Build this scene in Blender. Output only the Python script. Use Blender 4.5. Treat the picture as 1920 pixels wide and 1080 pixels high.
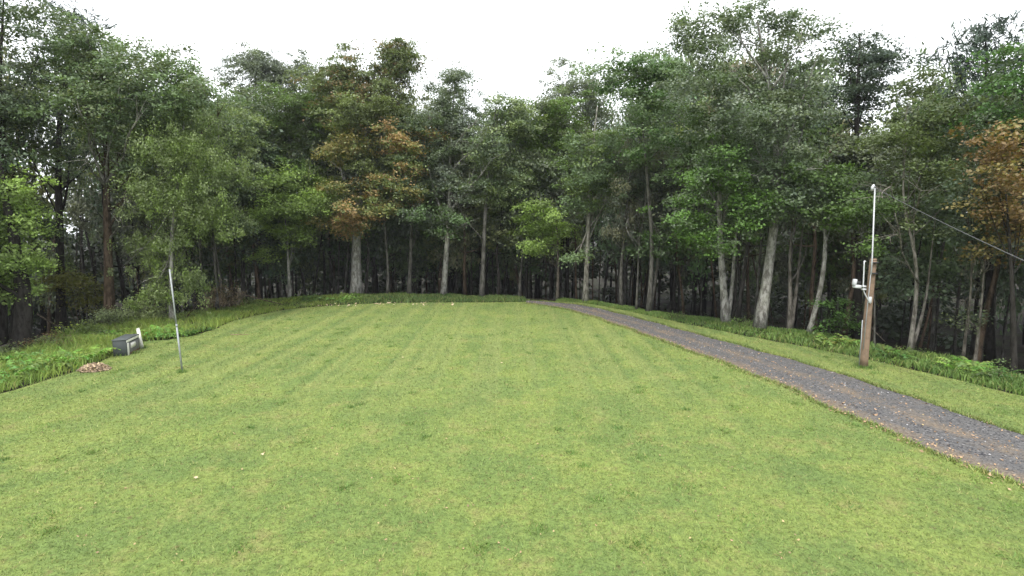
import bpy, math, random
import numpy as np
from mathutils import Vector

R = np.random.RandomState(7)
random.seed(7)
for o in list(bpy.data.objects):
    bpy.data.objects.remove(o)
S = bpy.context.scene
COL = S.collection

# ------------------------------------------------------------------ camera
CAM_H, FPX, PITCH = 4.8, 994.0, math.radians(6.5)
cam = bpy.data.cameras.new('camera')
cam.sensor_width = 36.0
cam.lens = 36.0 * FPX / 1920.0
cam.clip_end = 2000
camo = bpy.data.objects.new('camera', cam)
COL.objects.link(camo)
camo.location = (0, 0, CAM_H)
camo.rotation_euler = (math.radians(90) - PITCH, 0, 0)
S.camera = camo

# ------------------------------------------------------------------ world / sun / exposure
SUN_EL, SUN_AZ = math.radians(58), math.radians(200)
W = bpy.data.worlds.new('World')
S.world = W
W.use_nodes = True
nt = W.node_tree
bg = nt.nodes['Background']
sky = nt.nodes.new('ShaderNodeTexSky')
sky.sky_type = 'NISHITA'
sky.sun_disc = False
sky.sun_elevation = SUN_EL
sky.sun_rotation = SUN_AZ
sky.dust_density = 4.0
hs = nt.nodes.new('ShaderNodeHueSaturation')
hs.inputs['Saturation'].default_value = 0.18
nt.links.new(sky.outputs[0], hs.inputs['Color'])
mx = nt.nodes.new('ShaderNodeMix'); mx.data_type = 'RGBA'
mx.inputs[0].default_value = 0.75
nt.links.new(hs.outputs[0], mx.inputs[6])
mx.inputs[7].default_value = (10.6, 11.0, 11.4, 1)      # the even layer of cloud
nt.links.new(mx.outputs[2], bg.inputs['Color'])
bg.inputs['Strength'].default_value = 0.11
sun = bpy.data.lights.new('sun', 'SUN')
sun.energy = 1.5
sun.angle = math.radians(16)
sun.color = (1.0, 0.965, 0.9)
suno = bpy.data.objects.new('sun', sun)
COL.objects.link(suno)
sd = Vector((math.sin(SUN_AZ) * math.cos(SUN_EL), math.cos(SUN_AZ) * math.cos(SUN_EL), math.sin(SUN_EL)))
suno.rotation_euler = (-sd).to_track_quat('-Z', 'Y').to_euler()
S.view_settings.view_transform = 'Standard'
S.view_settings.look = 'None'
S.view_settings.gamma = 1
S.view_settings.use_curve_mapping = False
S.view_settings.exposure = 1.03
S.render.engine = 'CYCLES'
S.cycles.max_bounces = 6
S.cycles.diffuse_bounces = 3
S.cycles.glossy_bounces = 2
S.cycles.transmission_bounces = 4

# ------------------------------------------------------------------ picture -> place
ST, CT = math.sin(PITCH), math.cos(PITCH)
def ray(px, py):
    u = (px - 960.0) / FPX; v = (540.0 - py) / FPX
    return np.array([u, CT + v * ST, -ST + v * CT])
def flat(px, py, z=0.0):
    d = ray(px, py); t = (z - CAM_H) / d[2]
    return np.array([d[0] * t, d[1] * t, z])
def deep(px, py, Y):
    d = ray(px, py); t = Y / d[1]
    return np.array([d[0] * t, Y, CAM_H + d[2] * t])
def px_of(x, y, z):
    q = np.array([x, y, z - CAM_H]); f = q[1] * CT - q[2] * ST; u = q[1] * ST + q[2] * CT
    return 960 + FPX * q[0] / f, 540 - FPX * u / f

# ------------------------------------------------------------------ mesh helpers
def mesh_np(name, v, loops, counts, attrs=None, smooth=False):
    """v (n,3); loops flat vertex indices; counts loops per face; attrs {name: per-face floats}"""
    me = bpy.data.meshes.new(name)
    v = np.asarray(v, np.float32); loops = np.asarray(loops, np.int32); counts = np.asarray(counts, np.int32)
    me.vertices.add(len(v)); me.vertices.foreach_set('co', v.ravel())
    me.loops.add(len(loops)); me.loops.foreach_set('vertex_index', loops)
    me.polygons.add(len(counts))
    st = np.concatenate([[0], np.cumsum(counts)[:-1]]).astype(np.int32)
    me.polygons.foreach_set('loop_start', st)
    me.update(calc_edges=True)
    if smooth:
        me.polygons.foreach_set('use_smooth', np.ones(len(counts), bool))
    for k, a in (attrs or {}).items():
        at = me.attributes.new(k, 'FLOAT', 'FACE')
        at.data.foreach_set('value', np.asarray(a, np.float32))
    return me

class MB:
    """collects solid bits into one mesh"""
    def __init__(s): s.v = []; s.f = []; s.n = 0
    def add(s, v, f):
        s.v.append(np.asarray(v, float)); s.f += [tuple(i + s.n for i in q) for q in f]; s.n += len(v)
    def tube(s, pts, rad, sides=8, caps=True, wob=0.0):
        pts = np.asarray(pts, float); n = len(pts)
        rad = np.broadcast_to(np.asarray(rad, float), (n,))
        t = np.gradient(pts, axis=0); t /= np.linalg.norm(t, axis=1)[:, None] + 1e-9
        ref = np.array([1.0, 0, 0]) if abs(t[:, 0]).mean() < .8 else np.array([0, 1.0, 0])
        V = []
        for i in range(n):
            a = ref - t[i] * ref.dot(t[i]); a /= np.linalg.norm(a); b = np.cross(t[i], a)
            an = np.arange(sides) * 2 * math.pi / sides
            rr = rad[i] * (1 + wob * R.uniform(-1, 1, sides))
            V.append(pts[i] + (np.cos(an) * rr)[:, None] * a + (np.sin(an) * rr)[:, None] * b)
        f = []
        for i in range(n - 1):
            for k in range(sides):
                k2 = (k + 1) % sides
                f.append((i * sides + k, i * sides + k2, (i + 1) * sides + k2, (i + 1) * sides + k))
        if caps:
            f.append(tuple(range(sides))[::-1]); f.append(tuple((n - 1) * sides + k for k in range(sides)))
        s.add(np.concatenate(V), f)
    def box(s, c, half, rz=0.0, rx=0.0, ry=0.0, bev=0.0):
        x, y, z = half
        if bev > 0:
            V = []
            for sx in (-1, 1):
                for sy in (-1, 1):
                    for sz in (-1, 1):
                        V += [(sx * (x - bev), sy * (y - bev), sz * z), (sx * (x - bev), sy * y, sz * (z - bev)), (sx * x, sy * (y - bev), sz * (z - bev))]
            V = np.array(V)
            import bmesh
            bm = bmesh.new()
            for q in V: bm.verts.new(q)
            bmesh.ops.convex_hull(bm, input=bm.verts)
            bm.verts.ensure_lookup_table(); bm.verts.index_update()
            V = np.array([q.co[:] for q in bm.verts]); F = [tuple(w.index for w in fc.verts) for fc in bm.faces]
            bm.free()
        else:
            V = np.array([(sx * x, sy * y, sz * z) for sx in (-1, 1) for sy in (-1, 1) for sz in (-1, 1)])
            F = [(0, 1, 3, 2), (4, 6, 7, 5), (0, 4, 5, 1), (2, 3, 7, 6), (0, 2, 6, 4), (1, 5, 7, 3)]
        cx, sx_ = math.cos(rx), math.sin(rx); cy, sy_ = math.cos(ry), math.sin(ry); cz, sz_ = math.cos(rz), math.sin(rz)
        Rx = np.array([[1, 0, 0], [0, cx, -sx_], [0, sx_, cx]]); Ry = np.array([[cy, 0, sy_], [0, 1, 0], [-sy_, 0, cy]])
        Rz = np.array([[cz, -sz_, 0], [sz_, cz, 0], [0, 0, 1]])
        s.add(V @ (Rz @ Ry @ Rx).T + np.asarray(c, float), F)
    def build(s, name, mat, parent=None, smooth=True, loc=None):
        v = np.concatenate(s.v)
        if loc is not None: v = v - np.asarray(loc)
        me = mesh_np(name, v, [i for q in s.f for i in q], [len(q) for q in s.f], smooth=smooth)
        return link(name, me, mat, parent, loc if (loc is not None and parent is None) else None)

def link(name, me, mat=None, parent=None, loc=None):
    o = bpy.data.objects.new(name, me)
    if mat is not None and len(me.materials) == 0: me.materials.append(mat)
    COL.objects.link(o)
    if parent is not None: o.parent = parent
    if loc is not None: o.location = loc
    return o
def tag(o, label=None, cat=None, group=None, kind=None):
    if label: o['label'] = label
    if cat: o['category'] = cat
    if group: o['group'] = group
    if kind: o['kind'] = kind
    return o
def empty(name, loc, label, cat, group=None, rz=0.0):
    o = bpy.data.objects.new(name, None); COL.objects.link(o)
    o.location = loc; o.rotation_euler = (0, 0, rz); o.empty_display_size = .3
    return tag(o, label, cat, group)

# ------------------------------------------------------------------ material helpers
def mat_new(name, rough=0.8, spec=0.3):
    m = bpy.data.materials.new(name); m.use_nodes = True
    b = m.node_tree.nodes['Principled BSDF']
    b.inputs['Roughness'].default_value = rough
    b.inputs['Specular IOR Level'].default_value = spec
    return m, m.node_tree, b
def nd(nt, kind, **kw):
    n = nt.nodes.new(kind)
    for k, v in kw.items(): setattr(n, k, v)
    return n
def noise(nt, vec, scale, detail=4, rough=.55, dist=0):
    n = nd(nt, 'ShaderNodeTexNoise'); n.inputs['Scale'].default_value = scale
    n.inputs['Detail'].default_value = detail; n.inputs['Roughness'].default_value = rough
    n.inputs['Distortion'].default_value = dist
    nt.links.new(vec, n.inputs['Vector']); return n.outputs['Fac']
def ramp(nt, fac, lo, hi):
    n = nd(nt, 'ShaderNodeMapRange'); n.interpolation_type = 'SMOOTHSTEP'
    n.inputs['From Min'].default_value = lo; n.inputs['From Max'].default_value = hi
    nt.links.new(fac, n.inputs['Value']); return n.outputs['Result']
def mix(nt, fac, a, b, mode='MIX'):
    n = nd(nt, 'ShaderNodeMix', data_type='RGBA', blend_type=mode)
    for i, x in ((0, fac), (6, a), (7, b)):
        if isinstance(x, (int, float)): n.inputs[i].default_value = x
        elif isinstance(x, tuple): n.inputs[i].default_value = (x + (1,))[:4]
        else: nt.links.new(x, n.inputs[i])
    return n.outputs[2]
def mth(nt, op, a, b=0.0, c=None):
    n = nd(nt, 'ShaderNodeMath', operation=op)
    for i, x in enumerate((a, b) + (() if c is None else (c,))):
        if isinstance(x, (int, float)): n.inputs[i].default_value = x
        else: nt.links.new(x, n.inputs[i])
    return n.outputs[0]
def mapping(nt, vec, sc, rot=(0, 0, 0)):
    n = nd(nt, 'ShaderNodeMapping'); n.inputs['Scale'].default_value = sc; n.inputs['Rotation'].default_value = rot
    nt.links.new(vec, n.inputs['Vector']); return n.outputs[0]
def bump(nt, b, h, dist, strength=1.0):
    n = nd(nt, 'ShaderNodeBump'); n.inputs['Distance'].default_value = dist; n.inputs['Strength'].default_value = strength
    nt.links.new(h, n.inputs['Height']); nt.links.new(n.outputs[0], b.inputs['Normal'])
def pos(nt): return nd(nt, 'ShaderNodeNewGeometry').outputs['Position']

def lawn_colour(nt):
    P = pos(nt)
    a = noise(nt, P, 0.55, 6, .72); b_ = noise(nt, P, 1.1, 6, .75); c = noise(nt, P, 3.0, 5, .75)
    sp = noise(nt, P, 0.30, 5, .65, .4)
    col = mix(nt, ramp(nt, a, .38, .62), LAWN_G, LAWN_Y)
    col = mix(nt, mth(nt, 'MULTIPLY', ramp(nt, b_, .51, .72), .7), col, LAWN_T)
    col = mix(nt, mth(nt, 'MULTIPLY', ramp(nt, sp, .55, .72), .42), col, LAWN_D)
    col = mix(nt, mth(nt, 'MULTIPLY', ramp(nt, c, .52, .75), .45), col, LAWN_D)
    col = mix(nt, mth(nt, 'MULTIPLY', ramp(nt, noise(nt, P, 7.0, 2), .60, .72), .5), col, LAWN_B)
    # mowing passes, running away from the house
    sx = nd(nt, 'ShaderNodeSeparateXYZ'); nt.links.new(P, sx.inputs[0])
    st = noise(nt, mapping(nt, P, (1.5, .035, .01)), 1.0, 1, .5)
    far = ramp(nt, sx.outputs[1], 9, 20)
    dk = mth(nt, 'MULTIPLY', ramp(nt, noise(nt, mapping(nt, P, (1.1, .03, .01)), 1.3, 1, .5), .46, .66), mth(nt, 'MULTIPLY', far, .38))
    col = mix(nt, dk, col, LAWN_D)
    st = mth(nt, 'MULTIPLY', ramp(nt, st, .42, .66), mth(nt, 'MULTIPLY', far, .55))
    return mix(nt, st, col, (.30, .34, .115)), P

LAWN_G = (0.176, 0.250, 0.072)
LAWN_Y = (0.254, 0.318, 0.084)
LAWN_T = (0.300, 0.270, 0.115)
LAWN_D = (0.105, 0.170, 0.060)
LAWN_B = (0.190, 0.140, 0.070)

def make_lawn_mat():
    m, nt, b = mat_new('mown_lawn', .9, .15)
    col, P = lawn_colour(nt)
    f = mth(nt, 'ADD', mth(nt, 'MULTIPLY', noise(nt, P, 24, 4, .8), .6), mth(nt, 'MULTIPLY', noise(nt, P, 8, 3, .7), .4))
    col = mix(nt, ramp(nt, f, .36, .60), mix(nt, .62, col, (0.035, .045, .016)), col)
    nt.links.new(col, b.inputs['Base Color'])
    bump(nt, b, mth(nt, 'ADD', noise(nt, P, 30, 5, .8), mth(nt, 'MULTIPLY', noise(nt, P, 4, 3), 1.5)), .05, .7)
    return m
def make_blade_mat(name, base=None, var=.9, trans=.3):
    m, nt, b = mat_new(name, .55, .3)
    at = nd(nt, 'ShaderNodeAttribute', attribute_name='rnd').outputs['Fac']
    if base is None: col, P = lawn_colour(nt)
    else:
        P = pos(nt)
        col = mix(nt, ramp(nt, noise(nt, P, .6, 3), .35, .65), base[0], base[1])
    col = mix(nt, mth(nt, 'MULTIPLY', ramp(nt, at, .82, .98), .7), col, (.30, .25, .11))
    k = mth(nt, 'MULTIPLY_ADD', at, var, 1 - var / 2)
    g = nd(nt, 'ShaderNodeCombineColor')
    for i in range(3): nt.links.new(k, g.inputs[i])
    col = mix(nt, 1.0, col, g.outputs[0], 'MULTIPLY')
    nt.links.new(col, b.inputs['Base Color'])
    tr = nd(nt, 'ShaderNodeBsdfTranslucent'); nt.links.new(col, tr.inputs['Color'])
    ms = nd(nt, 'ShaderNodeMixShader'); ms.inputs[0].default_value = trans
    nt.links.new(b.outputs[0], ms.inputs[1]); nt.links.new(tr.outputs[0], ms.inputs[2])
    nt.links.new(ms.outputs[0], nt.nodes['Material Output'].inputs['Surface'])
    return m
def make_leaf_mat(name, rough=.5, spec=.45, trans=.30):
    """colour A = object colour, colour B = custom property tint, share of B = custom property turn"""
    m, nt, b = mat_new(name, rough, spec)
    A = nd(nt, 'ShaderNodeObjectInfo').outputs['Color']
    B = nd(nt, 'ShaderNodeAttribute', attribute_type='OBJECT', attribute_name='tint').outputs['Color']
    T = nd(nt, 'ShaderNodeAttribute', attribute_type='OBJECT', attribute_name='turn').outputs['Fac']
    rnd = nd(nt, 'ShaderNodeAttribute', attribute_name='rnd').outputs['Fac']
    clu = nd(nt, 'ShaderNodeAttribute', attribute_name='clu').outputs['Fac']
    P = pos(nt)
    mixv = mth(nt, 'ADD', clu, mth(nt, 'MULTIPLY', mth(nt, 'SUBTRACT', rnd, .5), .45))
    d = mth(nt, 'SUBTRACT', T, mixv)
    col = mix(nt, ramp(nt, d, -.12, .12), A, B)
    col = mix(nt, ramp(nt, noise(nt, P, .55, 3), .35, .7), col, mix(nt, 1.0, col, (1.18, 1.2, .95), 'MULTIPLY'))
    k = mth(nt, 'MULTIPLY', mth(nt, 'MULTIPLY_ADD', rnd, .45, .78), mth(nt, 'MULTIPLY_ADD', clu, .8, .62))
    g = nd(nt, 'ShaderNodeCombineColor')
    for i in range(3): nt.links.new(k, g.inputs[i])
    col = mix(nt, 1.0, col, g.outputs[0], 'MULTIPLY')
    nt.links.new(col, b.inputs['Base Color'])
    tr = nd(nt, 'ShaderNodeBsdfTranslucent')
    nt.links.new(mix(nt, 1.0, col, (1.25, 1.3, .7), 'MULTIPLY'), tr.inputs['Color'])
    ms = nd(nt, 'ShaderNodeMixShader'); ms.inputs[0].default_value = trans
    nt.links.new(b.outputs[0], ms.inputs[1]); nt.links.new(tr.outputs[0], ms.inputs[2])
    nt.links.new(ms.outputs[0], nt.nodes['Material Output'].inputs['Surface'])
    return m
def make_bark_mat():
    m, nt, b = mat_new('tree_bark', .9, .15)
    A = nd(nt, 'ShaderNodeObjectInfo').outputs['Color']
    P = pos(nt)
    n1 = noise(nt, mapping(nt, P, (1, 1, .35)), 7, 5, .7); n2 = noise(nt, P, 2.2, 4, .6); n3 = noise(nt, mapping(nt, P, (1, 1, .16)), 24, 3, .7)
    col = mix(nt, ramp(nt, n1, .40, .58), mix(nt, 1.0, A, (.34, .33, .31), 'MULTIPLY'), A)
    col = mix(nt, mth(nt, 'MULTIPLY', ramp(nt, n2, .45, .7), .6), col, mix(nt, 1.0, A, (.55, .60, .48), 'MULTIPLY'))
    col = mix(nt, mth(nt, 'MULTIPLY', ramp(nt, n3, .5, .75), .5), col, (.03, .027, .022))
    nt.links.new(col, b.inputs['Base Color'])
    bump(nt, b, mth(nt, 'ADD', n3, n1), .04, .8)
    return m
def flat_mat(name, col, rough=.6, spec=.3, metal=0.0, dirt=.25, scale=8.0, dcol=None, bmp=0.0):
    m, nt, b = mat_new(name, rough, spec)
    b.inputs['Metallic'].default_value = metal
    P = pos(nt)
    d = dcol or tuple(c * .45 for c in col)
    c = mix(nt, mth(nt, 'MULTIPLY', ramp(nt, noise(nt, P, scale, 5, .65), .4, .75), dirt * 2), col, d)
    nt.links.new(c, b.inputs['Base Color'])
    if bmp: bump(nt, b, noise(nt, P, scale * 6, 3), bmp)
    return m

LEAF = make_leaf_mat('leaf')
NEEDLE = make_leaf_mat('pine_needle', .5, .3, .12)
BARK = make_bark_mat()
LAWN = make_lawn_mat()
BLADE = make_blade_mat('mown_grass_blade')
TALL = make_blade_mat('tall_grass_blade', ((.215, .325, .075), (.330, .430, .092)), .6, .45)
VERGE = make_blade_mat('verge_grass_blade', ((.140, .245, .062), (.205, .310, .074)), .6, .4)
SHADEGRASS = make_blade_mat('shade_toned_grass_blade', ((.085, .155, .042), (.135, .205, .054)), .6)  # darker copy of the verge grass, tree shade put into its colour

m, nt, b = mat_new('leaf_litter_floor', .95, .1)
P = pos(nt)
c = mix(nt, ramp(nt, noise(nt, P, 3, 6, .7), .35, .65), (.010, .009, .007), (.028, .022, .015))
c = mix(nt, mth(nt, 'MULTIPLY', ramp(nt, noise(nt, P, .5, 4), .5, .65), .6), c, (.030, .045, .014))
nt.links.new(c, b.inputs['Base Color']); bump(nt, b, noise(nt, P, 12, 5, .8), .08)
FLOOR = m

m, nt, b = mat_new('gravel_drive', .92, .2)
P = pos(nt)
vo = nd(nt, 'ShaderNodeTexVoronoi'); vo.inputs['Scale'].default_value = 26; nt.links.new(P, vo.inputs['Vector'])
g = mix(nt, ramp(nt, noise(nt, P, 16, 5, .8), .3, .7), (.078, .076, .076), (.168, .163, .161))
vc = nd(nt, 'ShaderNodeSeparateColor'); nt.links.new(vo.outputs['Color'], vc.inputs[0])
g = mix(nt, ramp(nt, vc.outputs[0], .95, .99), g, (.27, .26, .26))
g = mix(nt, ramp(nt, vc.outputs[1], .78, .92), g, (.045, .045, .052))
# needles and dead leaves gathered between the wheel tracks and on the near edge
lit = nd(nt, 'ShaderNodeAttribute', attribute_name='litter').outputs['Fac']
ln = mth(nt, 'ADD', mth(nt, 'MULTIPLY', lit, .17), mth(nt, 'ADD', mth(nt, 'MULTIPLY', noise(nt, P, .9, 6, .8), .62), mth(nt, 'MULTIPLY', noise(nt, P, 12, 5, .85), .42)))
g = mix(nt, mth(nt, 'MULTIPLY', ramp(nt, ln, .545, .72), .8), g, mix(nt, ramp(nt, noise(nt, P, 20, 3, .8), .35, .65), (.14, .11, .085), (.25, .20, .145)))
nt.links.new(g, b.inputs['Base Color']); bump(nt, b, vo.outputs['Distance'], .04, .8)
DRIVE = m
# ------------------------------------------------------------------ the ground
LEFT_MOWN = [(0, 742), (60, 719), (140, 697), (192, 682), (214, 655), (268, 637), (300, 641), (390, 623), (440, 600), (540, 579), (660, 570), (800, 567), (930, 567), (990, 566)]
LEFT_WOOD = [(0, 688), (60, 662), (130, 636), (200, 612), (290, 601), (400, 581), (500, 562), (600, 554), (760, 552), (900, 556), (990, 558)]
RIGHT_MOWN = [(1040, 565), (1100, 568), (1200, 588), (1300, 610), (1400, 630), (1500, 648), (1600, 668), (1700, 690), (1800, 713), (1920, 745)]
RIGHT_WOOD = [(1040, 561), (1100, 564), (1200, 582), (1300, 594), (1400, 609), (1500, 624), (1600, 643), (1750, 674), (1850, 697), (1920, 722)]
w2 = lambda L: [flat(*q)[:2] for q in L]
LM, LW, RM, RW = w2(LEFT_MOWN), w2(LEFT_WOOD), w2(RIGHT_MOWN), w2(RIGHT_WOOD)
LM = [np.array(q) for q in ((-34, -14), (-26, 0), (-19.5, 8.5), (-16.6, 12.3))] + LM
LW = [np.array(q) for q in ((-37, -14), (-29.5, 0), (-23, 8.5), (-20, 13.5))] + LW
RM = RM + [np.array(q) for q in ((17.5, 11), (22, 4), (30, -14))]
RW = RW + [np.array(q) for q in ((20, 11.5), (25, 4), (34, -14))]
def resample(L, step, jit=0.0, rng=R):
    L = np.array(L); d = np.r_[0, np.cumsum(np.linalg.norm(np.diff(L, axis=0), axis=1))]
    n = max(2, int(d[-1] / step)); s = np.linspace(0, d[-1], n)
    # smooth with a Catmull-like pass: linear sampling then a running mean
    P_ = np.stack([np.interp(s, d, L[:, i]) for i in range(L.shape[1])], 1)
    k = max(1, int(1.2 / step)); ker = np.ones(2 * k + 1) / (2 * k + 1)
    Q = np.stack([np.convolve(np.pad(P_[:, i], k, mode='edge'), ker, 'valid') for i in range(L.shape[1])], 1)
    Q[0], Q[-1] = P_[0], P_[-1]
    if jit: Q = Q + rng.uniform(-jit, jit, Q.shape) * 1.0
    return Q
def seg_dist(px, py, L):
    L = np.array(L); best = np.full(np.shape(px), 1e9)
    for a, b_ in zip(L[:-1], L[1:]):
        ab = b_ - a; t = np.clip(((px - a[0]) * ab[0] + (py - a[1]) * ab[1]) / (ab @ ab), 0, 1)
        best = np.minimum(best, np.hypot(px - a[0] - t * ab[0], py - a[1] - t * ab[1]))
    return best
def inside(px, py, poly):
    poly = np.array(poly); c = np.zeros(np.shape(px), bool); j = len(poly) - 1
    for i in range(len(poly)):
        yi, yj, xi, xj = poly[i][1], poly[j][1], poly[i][0], poly[j][0]
        m_ = ((yi > py) != (yj > py)) & (px < (xj - xi) * (py - yi) / ((yj - yi) + 1e-12) + xi); c ^= m_; j = i
    return c
OPEN = LW + RW                       # the clearing: everything this side of the woods
MOWN = LM + RM
def H(x, y):
    x = np.asarray(x, float); y = np.asarray(y, float)
    d = np.where(inside(x, y, OPEN), 0, seg_dist(x, y, OPEN + [OPEN[0]]))
    z = -np.minimum(6.5, .19 * d) * (d > 0)
    left = np.clip((-x - 8) / 12, 0, 1)
    z = z - left * np.clip(d, 0, 12) * .07
    return z + np.where(d > 0, np.clip(d, 0, 3) / 3 * .12 * (np.sin(x * .9 + y * .3) + np.sin(y * 1.1 - x * .4)), 0)

def grid_mesh(name, xs, ys, zf, mat):
    X, Y = np.meshgrid(xs, ys); Z = zf(X, Y)
    v = np.stack([X.ravel(), Y.ravel(), Z.ravel()], 1); nx, ny = len(xs), len(ys)
    i = (np.arange(ny - 1)[:, None] * nx + np.arange(nx - 1)[None]).ravel()
    me = mesh_np(name, v, np.stack([i, i + 1, i + nx + 1, i + nx], 1).ravel(), np.full(len(i), 4), smooth=True)
    return link(name, me, mat)
ax = np.r_[-900, -500, -250, -140, np.arange(-90, 90.1, 1.0), 140, 250, 500, 900]
ay = np.r_[-900, -300, -100, -40, np.arange(-20, 100.1, 1.0), 150, 250, 500, 900]
tag(grid_mesh('ground', ax, ay, lambda x, y: H(x, y) - .012, FLOOR), kind='structure')

def poly_sheet(name, pts, z, mat):
    import bmesh
    bm = bmesh.new(); vs = [bm.verts.new((p[0], p[1], z)) for p in pts]
    f = bm.faces.new(vs)
    if f.normal.z < 0: f.normal_flip()
    bmesh.ops.triangulate(bm, faces=bm.faces[:]); me = bpy.data.meshes.new(name); bm.to_mesh(me); bm.free()
    return link(name, me, mat)
lm = resample(LM, .35, .06); rm = resample(RM, .35, .06)
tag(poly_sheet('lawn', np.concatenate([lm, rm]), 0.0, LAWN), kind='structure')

DR_L = [(1920, 917), (1860, 889), (1780, 857), (1700, 825), (1600, 783), (1500, 737), (1420, 704), (1300, 660), (1200, 624), (1100, 590), (1040, 575), (985, 569)]
DR_R = [(1920, 819), (1880, 803), (1800, 776), (1700, 743), (1600, 709), (1500, 679), (1400, 652), (1300, 625), (1200, 598), (1100, 573), (1040, 567), (985, 563)]
dl = [np.array(q) for q in ((10.2, -14), (10.4, 0), (10.5, 6))] + w2(DR_L)
dr = [np.array(q) for q in ((13.4, -14), (13.4, 0), (13.2, 6))] + w2(DR_R)
def even(L, n):
    L = np.array(L); Q = resample(L, .3); d = np.r_[0, np.cumsum(np.linalg.norm(np.diff(Q, axis=0), axis=1))]
    s = np.linspace(0, d[-1], n); return np.stack([np.interp(s, d, Q[:, i]) for i in (0, 1)], 1)
ND = 420
DL, DRR = even(dl, ND), even(dr, ND)
DLj = DL + np.stack([R.uniform(-.045, .045, ND) + .08 * np.sin(np.arange(ND) * .23), R.uniform(-.015, .015, ND)], 1)
DRj = DRR + np.stack([R.uniform(-.045, .045, ND) + .06 * np.sin(np.arange(ND) * .31), R.uniform(-.015, .015, ND)], 1)
cols = 12
v, lit = [], []
for k in range(cols + 1):
    t = k / cols
    p = DLj * (1 - t) + DRj * t
    z = .008 + .03 * math.sin(t * math.pi) * (1 - .55 * (math.exp(-((t - .27) / .10) ** 2) + math.exp(-((t - .76) / .10) ** 2)))
    v.append(np.c_[p, np.full(ND, z)])
v = np.concatenate(v)
ii = (np.arange(cols)[:, None] * ND + np.arange(ND - 1)[None]).ravel()
me = mesh_np('gravel_driveway', v, np.stack([ii, ii + ND, ii + ND + 1, ii + 1], 1).ravel(), np.full(len(ii), 4), smooth=True)
tt = np.repeat(np.arange(cols + 1) / cols, ND)
litv = np.exp(-((tt - .06) / .15) ** 2) + .8 * np.exp(-((tt - .52) / .12) ** 2) + .35 * np.exp(-((tt - .97) / .07) ** 2)
at = me.attributes.new('litter', 'FLOAT', 'POINT'); at.data.foreach_set('value', litv.astype(np.float32))
tag(link('gravel_driveway', me, DRIVE), kind='structure')
DRIVE_POLY = np.concatenate([DLj, DRj[::-1]])

# ------------------------------------------------------------------ grass
def blades(name, x, y, z, h, w, lean, mat, label, rng=R, bend=True):
    n = len(x); an = rng.uniform(0, 2 * math.pi, n); la = rng.uniform(0, 2 * math.pi, n)
    b0 = np.stack([x, y, z], 1); side = np.stack([np.cos(an), np.sin(an), np.zeros(n)], 1) * (w / 2)[:, None]
    ld = np.stack([np.cos(la), np.sin(la), np.zeros(n)], 1) * (h * lean)[:, None]
    up = np.zeros((n, 3)); up[:, 2] = h
    if bend:
        mid = b0 + up * .62 + ld * .35; tip = b0 + up + ld
        v = np.stack([b0 - side, b0 + side, mid + side * .75, mid - side * .75, tip], 1).reshape(-1, 3)
        i = np.arange(n) * 5
        loops = np.stack([i, i + 1, i + 2, i + 3, i + 3, i + 2, i + 4], 1).ravel(); cnt = np.tile([4, 3], n)
        rn = np.repeat(rng.uniform(0, 1, n), 2)
    else:
        v = np.stack([b0 - side, b0 + side, b0 + up + ld], 1).reshape(-1, 3)
        loops = np.arange(3 * n); cnt = np.full(n, 3); rn = rng.uniform(0, 1, n)
    me = mesh_np(name, v, loops, cnt, {'rnd': rn})
    return tag(link(name, me, mat), label, 'grass', kind='stuff')
# short blades over the lawn, thinning out with distance
bx, by, bh, bw = [], [], [], []
for y0, y1, dens, h, w in ((5.5, 10, 620, .040, .015), (10, 15, 420, .044, .019), (15, 22, 220, .048, .026), (22, 36.5, 95, .05, .036)):
    half = lambda yy: yy * 1.05 + 2
    n = int(dens * (y1 - y0) * 2 * half(y1)); x = R.uniform(-half(y1), half(y1), n); y = R.uniform(y0, y1, n)
    k = inside(x, y, MOWN) & ~inside(x, y, DRIVE_POLY) & (np.abs(x) < y * 1.05 + 2)
    x, y = x[k], y[k]; n = len(x)
    bx.append(x); by.append(y); bh.append(R.uniform(.5, 1.4, n) * h); bw.append(R.uniform(.6, 1.3, n) * w)
bx, by, bh, bw = map(np.concatenate, (bx, by, bh, bw))
print('lawn blades', len(bx))
blades('lawn_grass', bx, by, np.full(len(bx), -.003), bh, bw, R.uniform(.3, 1.6, len(bx)), BLADE, 'short mown grass covering the whole lawn', bend=False)
nc_ = 260; cx_ = R.uniform(-22, 22, nc_); cy_ = 6 + 22 * R.uniform(0, 1, nc_) ** 1.4
k = inside(cx_, cy_, MOWN) & ~inside(cx_, cy_, DRIVE_POLY); cx_, cy_ = cx_[k], cy_[k]
ix = np.repeat(np.arange(len(cx_)), 60); sp_ = R.uniform(.05, .22, len(cx_))[ix]
wx = cx_[ix] + R.normal(size=len(ix)) * sp_; wy = cy_[ix] + R.normal(size=len(ix)) * sp_
blades('lawn_tufts', wx, wy, np.zeros(len(ix)), R.uniform(.03, .085, len(ix)), R.uniform(.014, .03, len(ix)), R.uniform(.4, 1.5, len(ix)), VERGE, 'darker coarse tufts and clover dotted through the mown lawn', bend=False)
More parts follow.
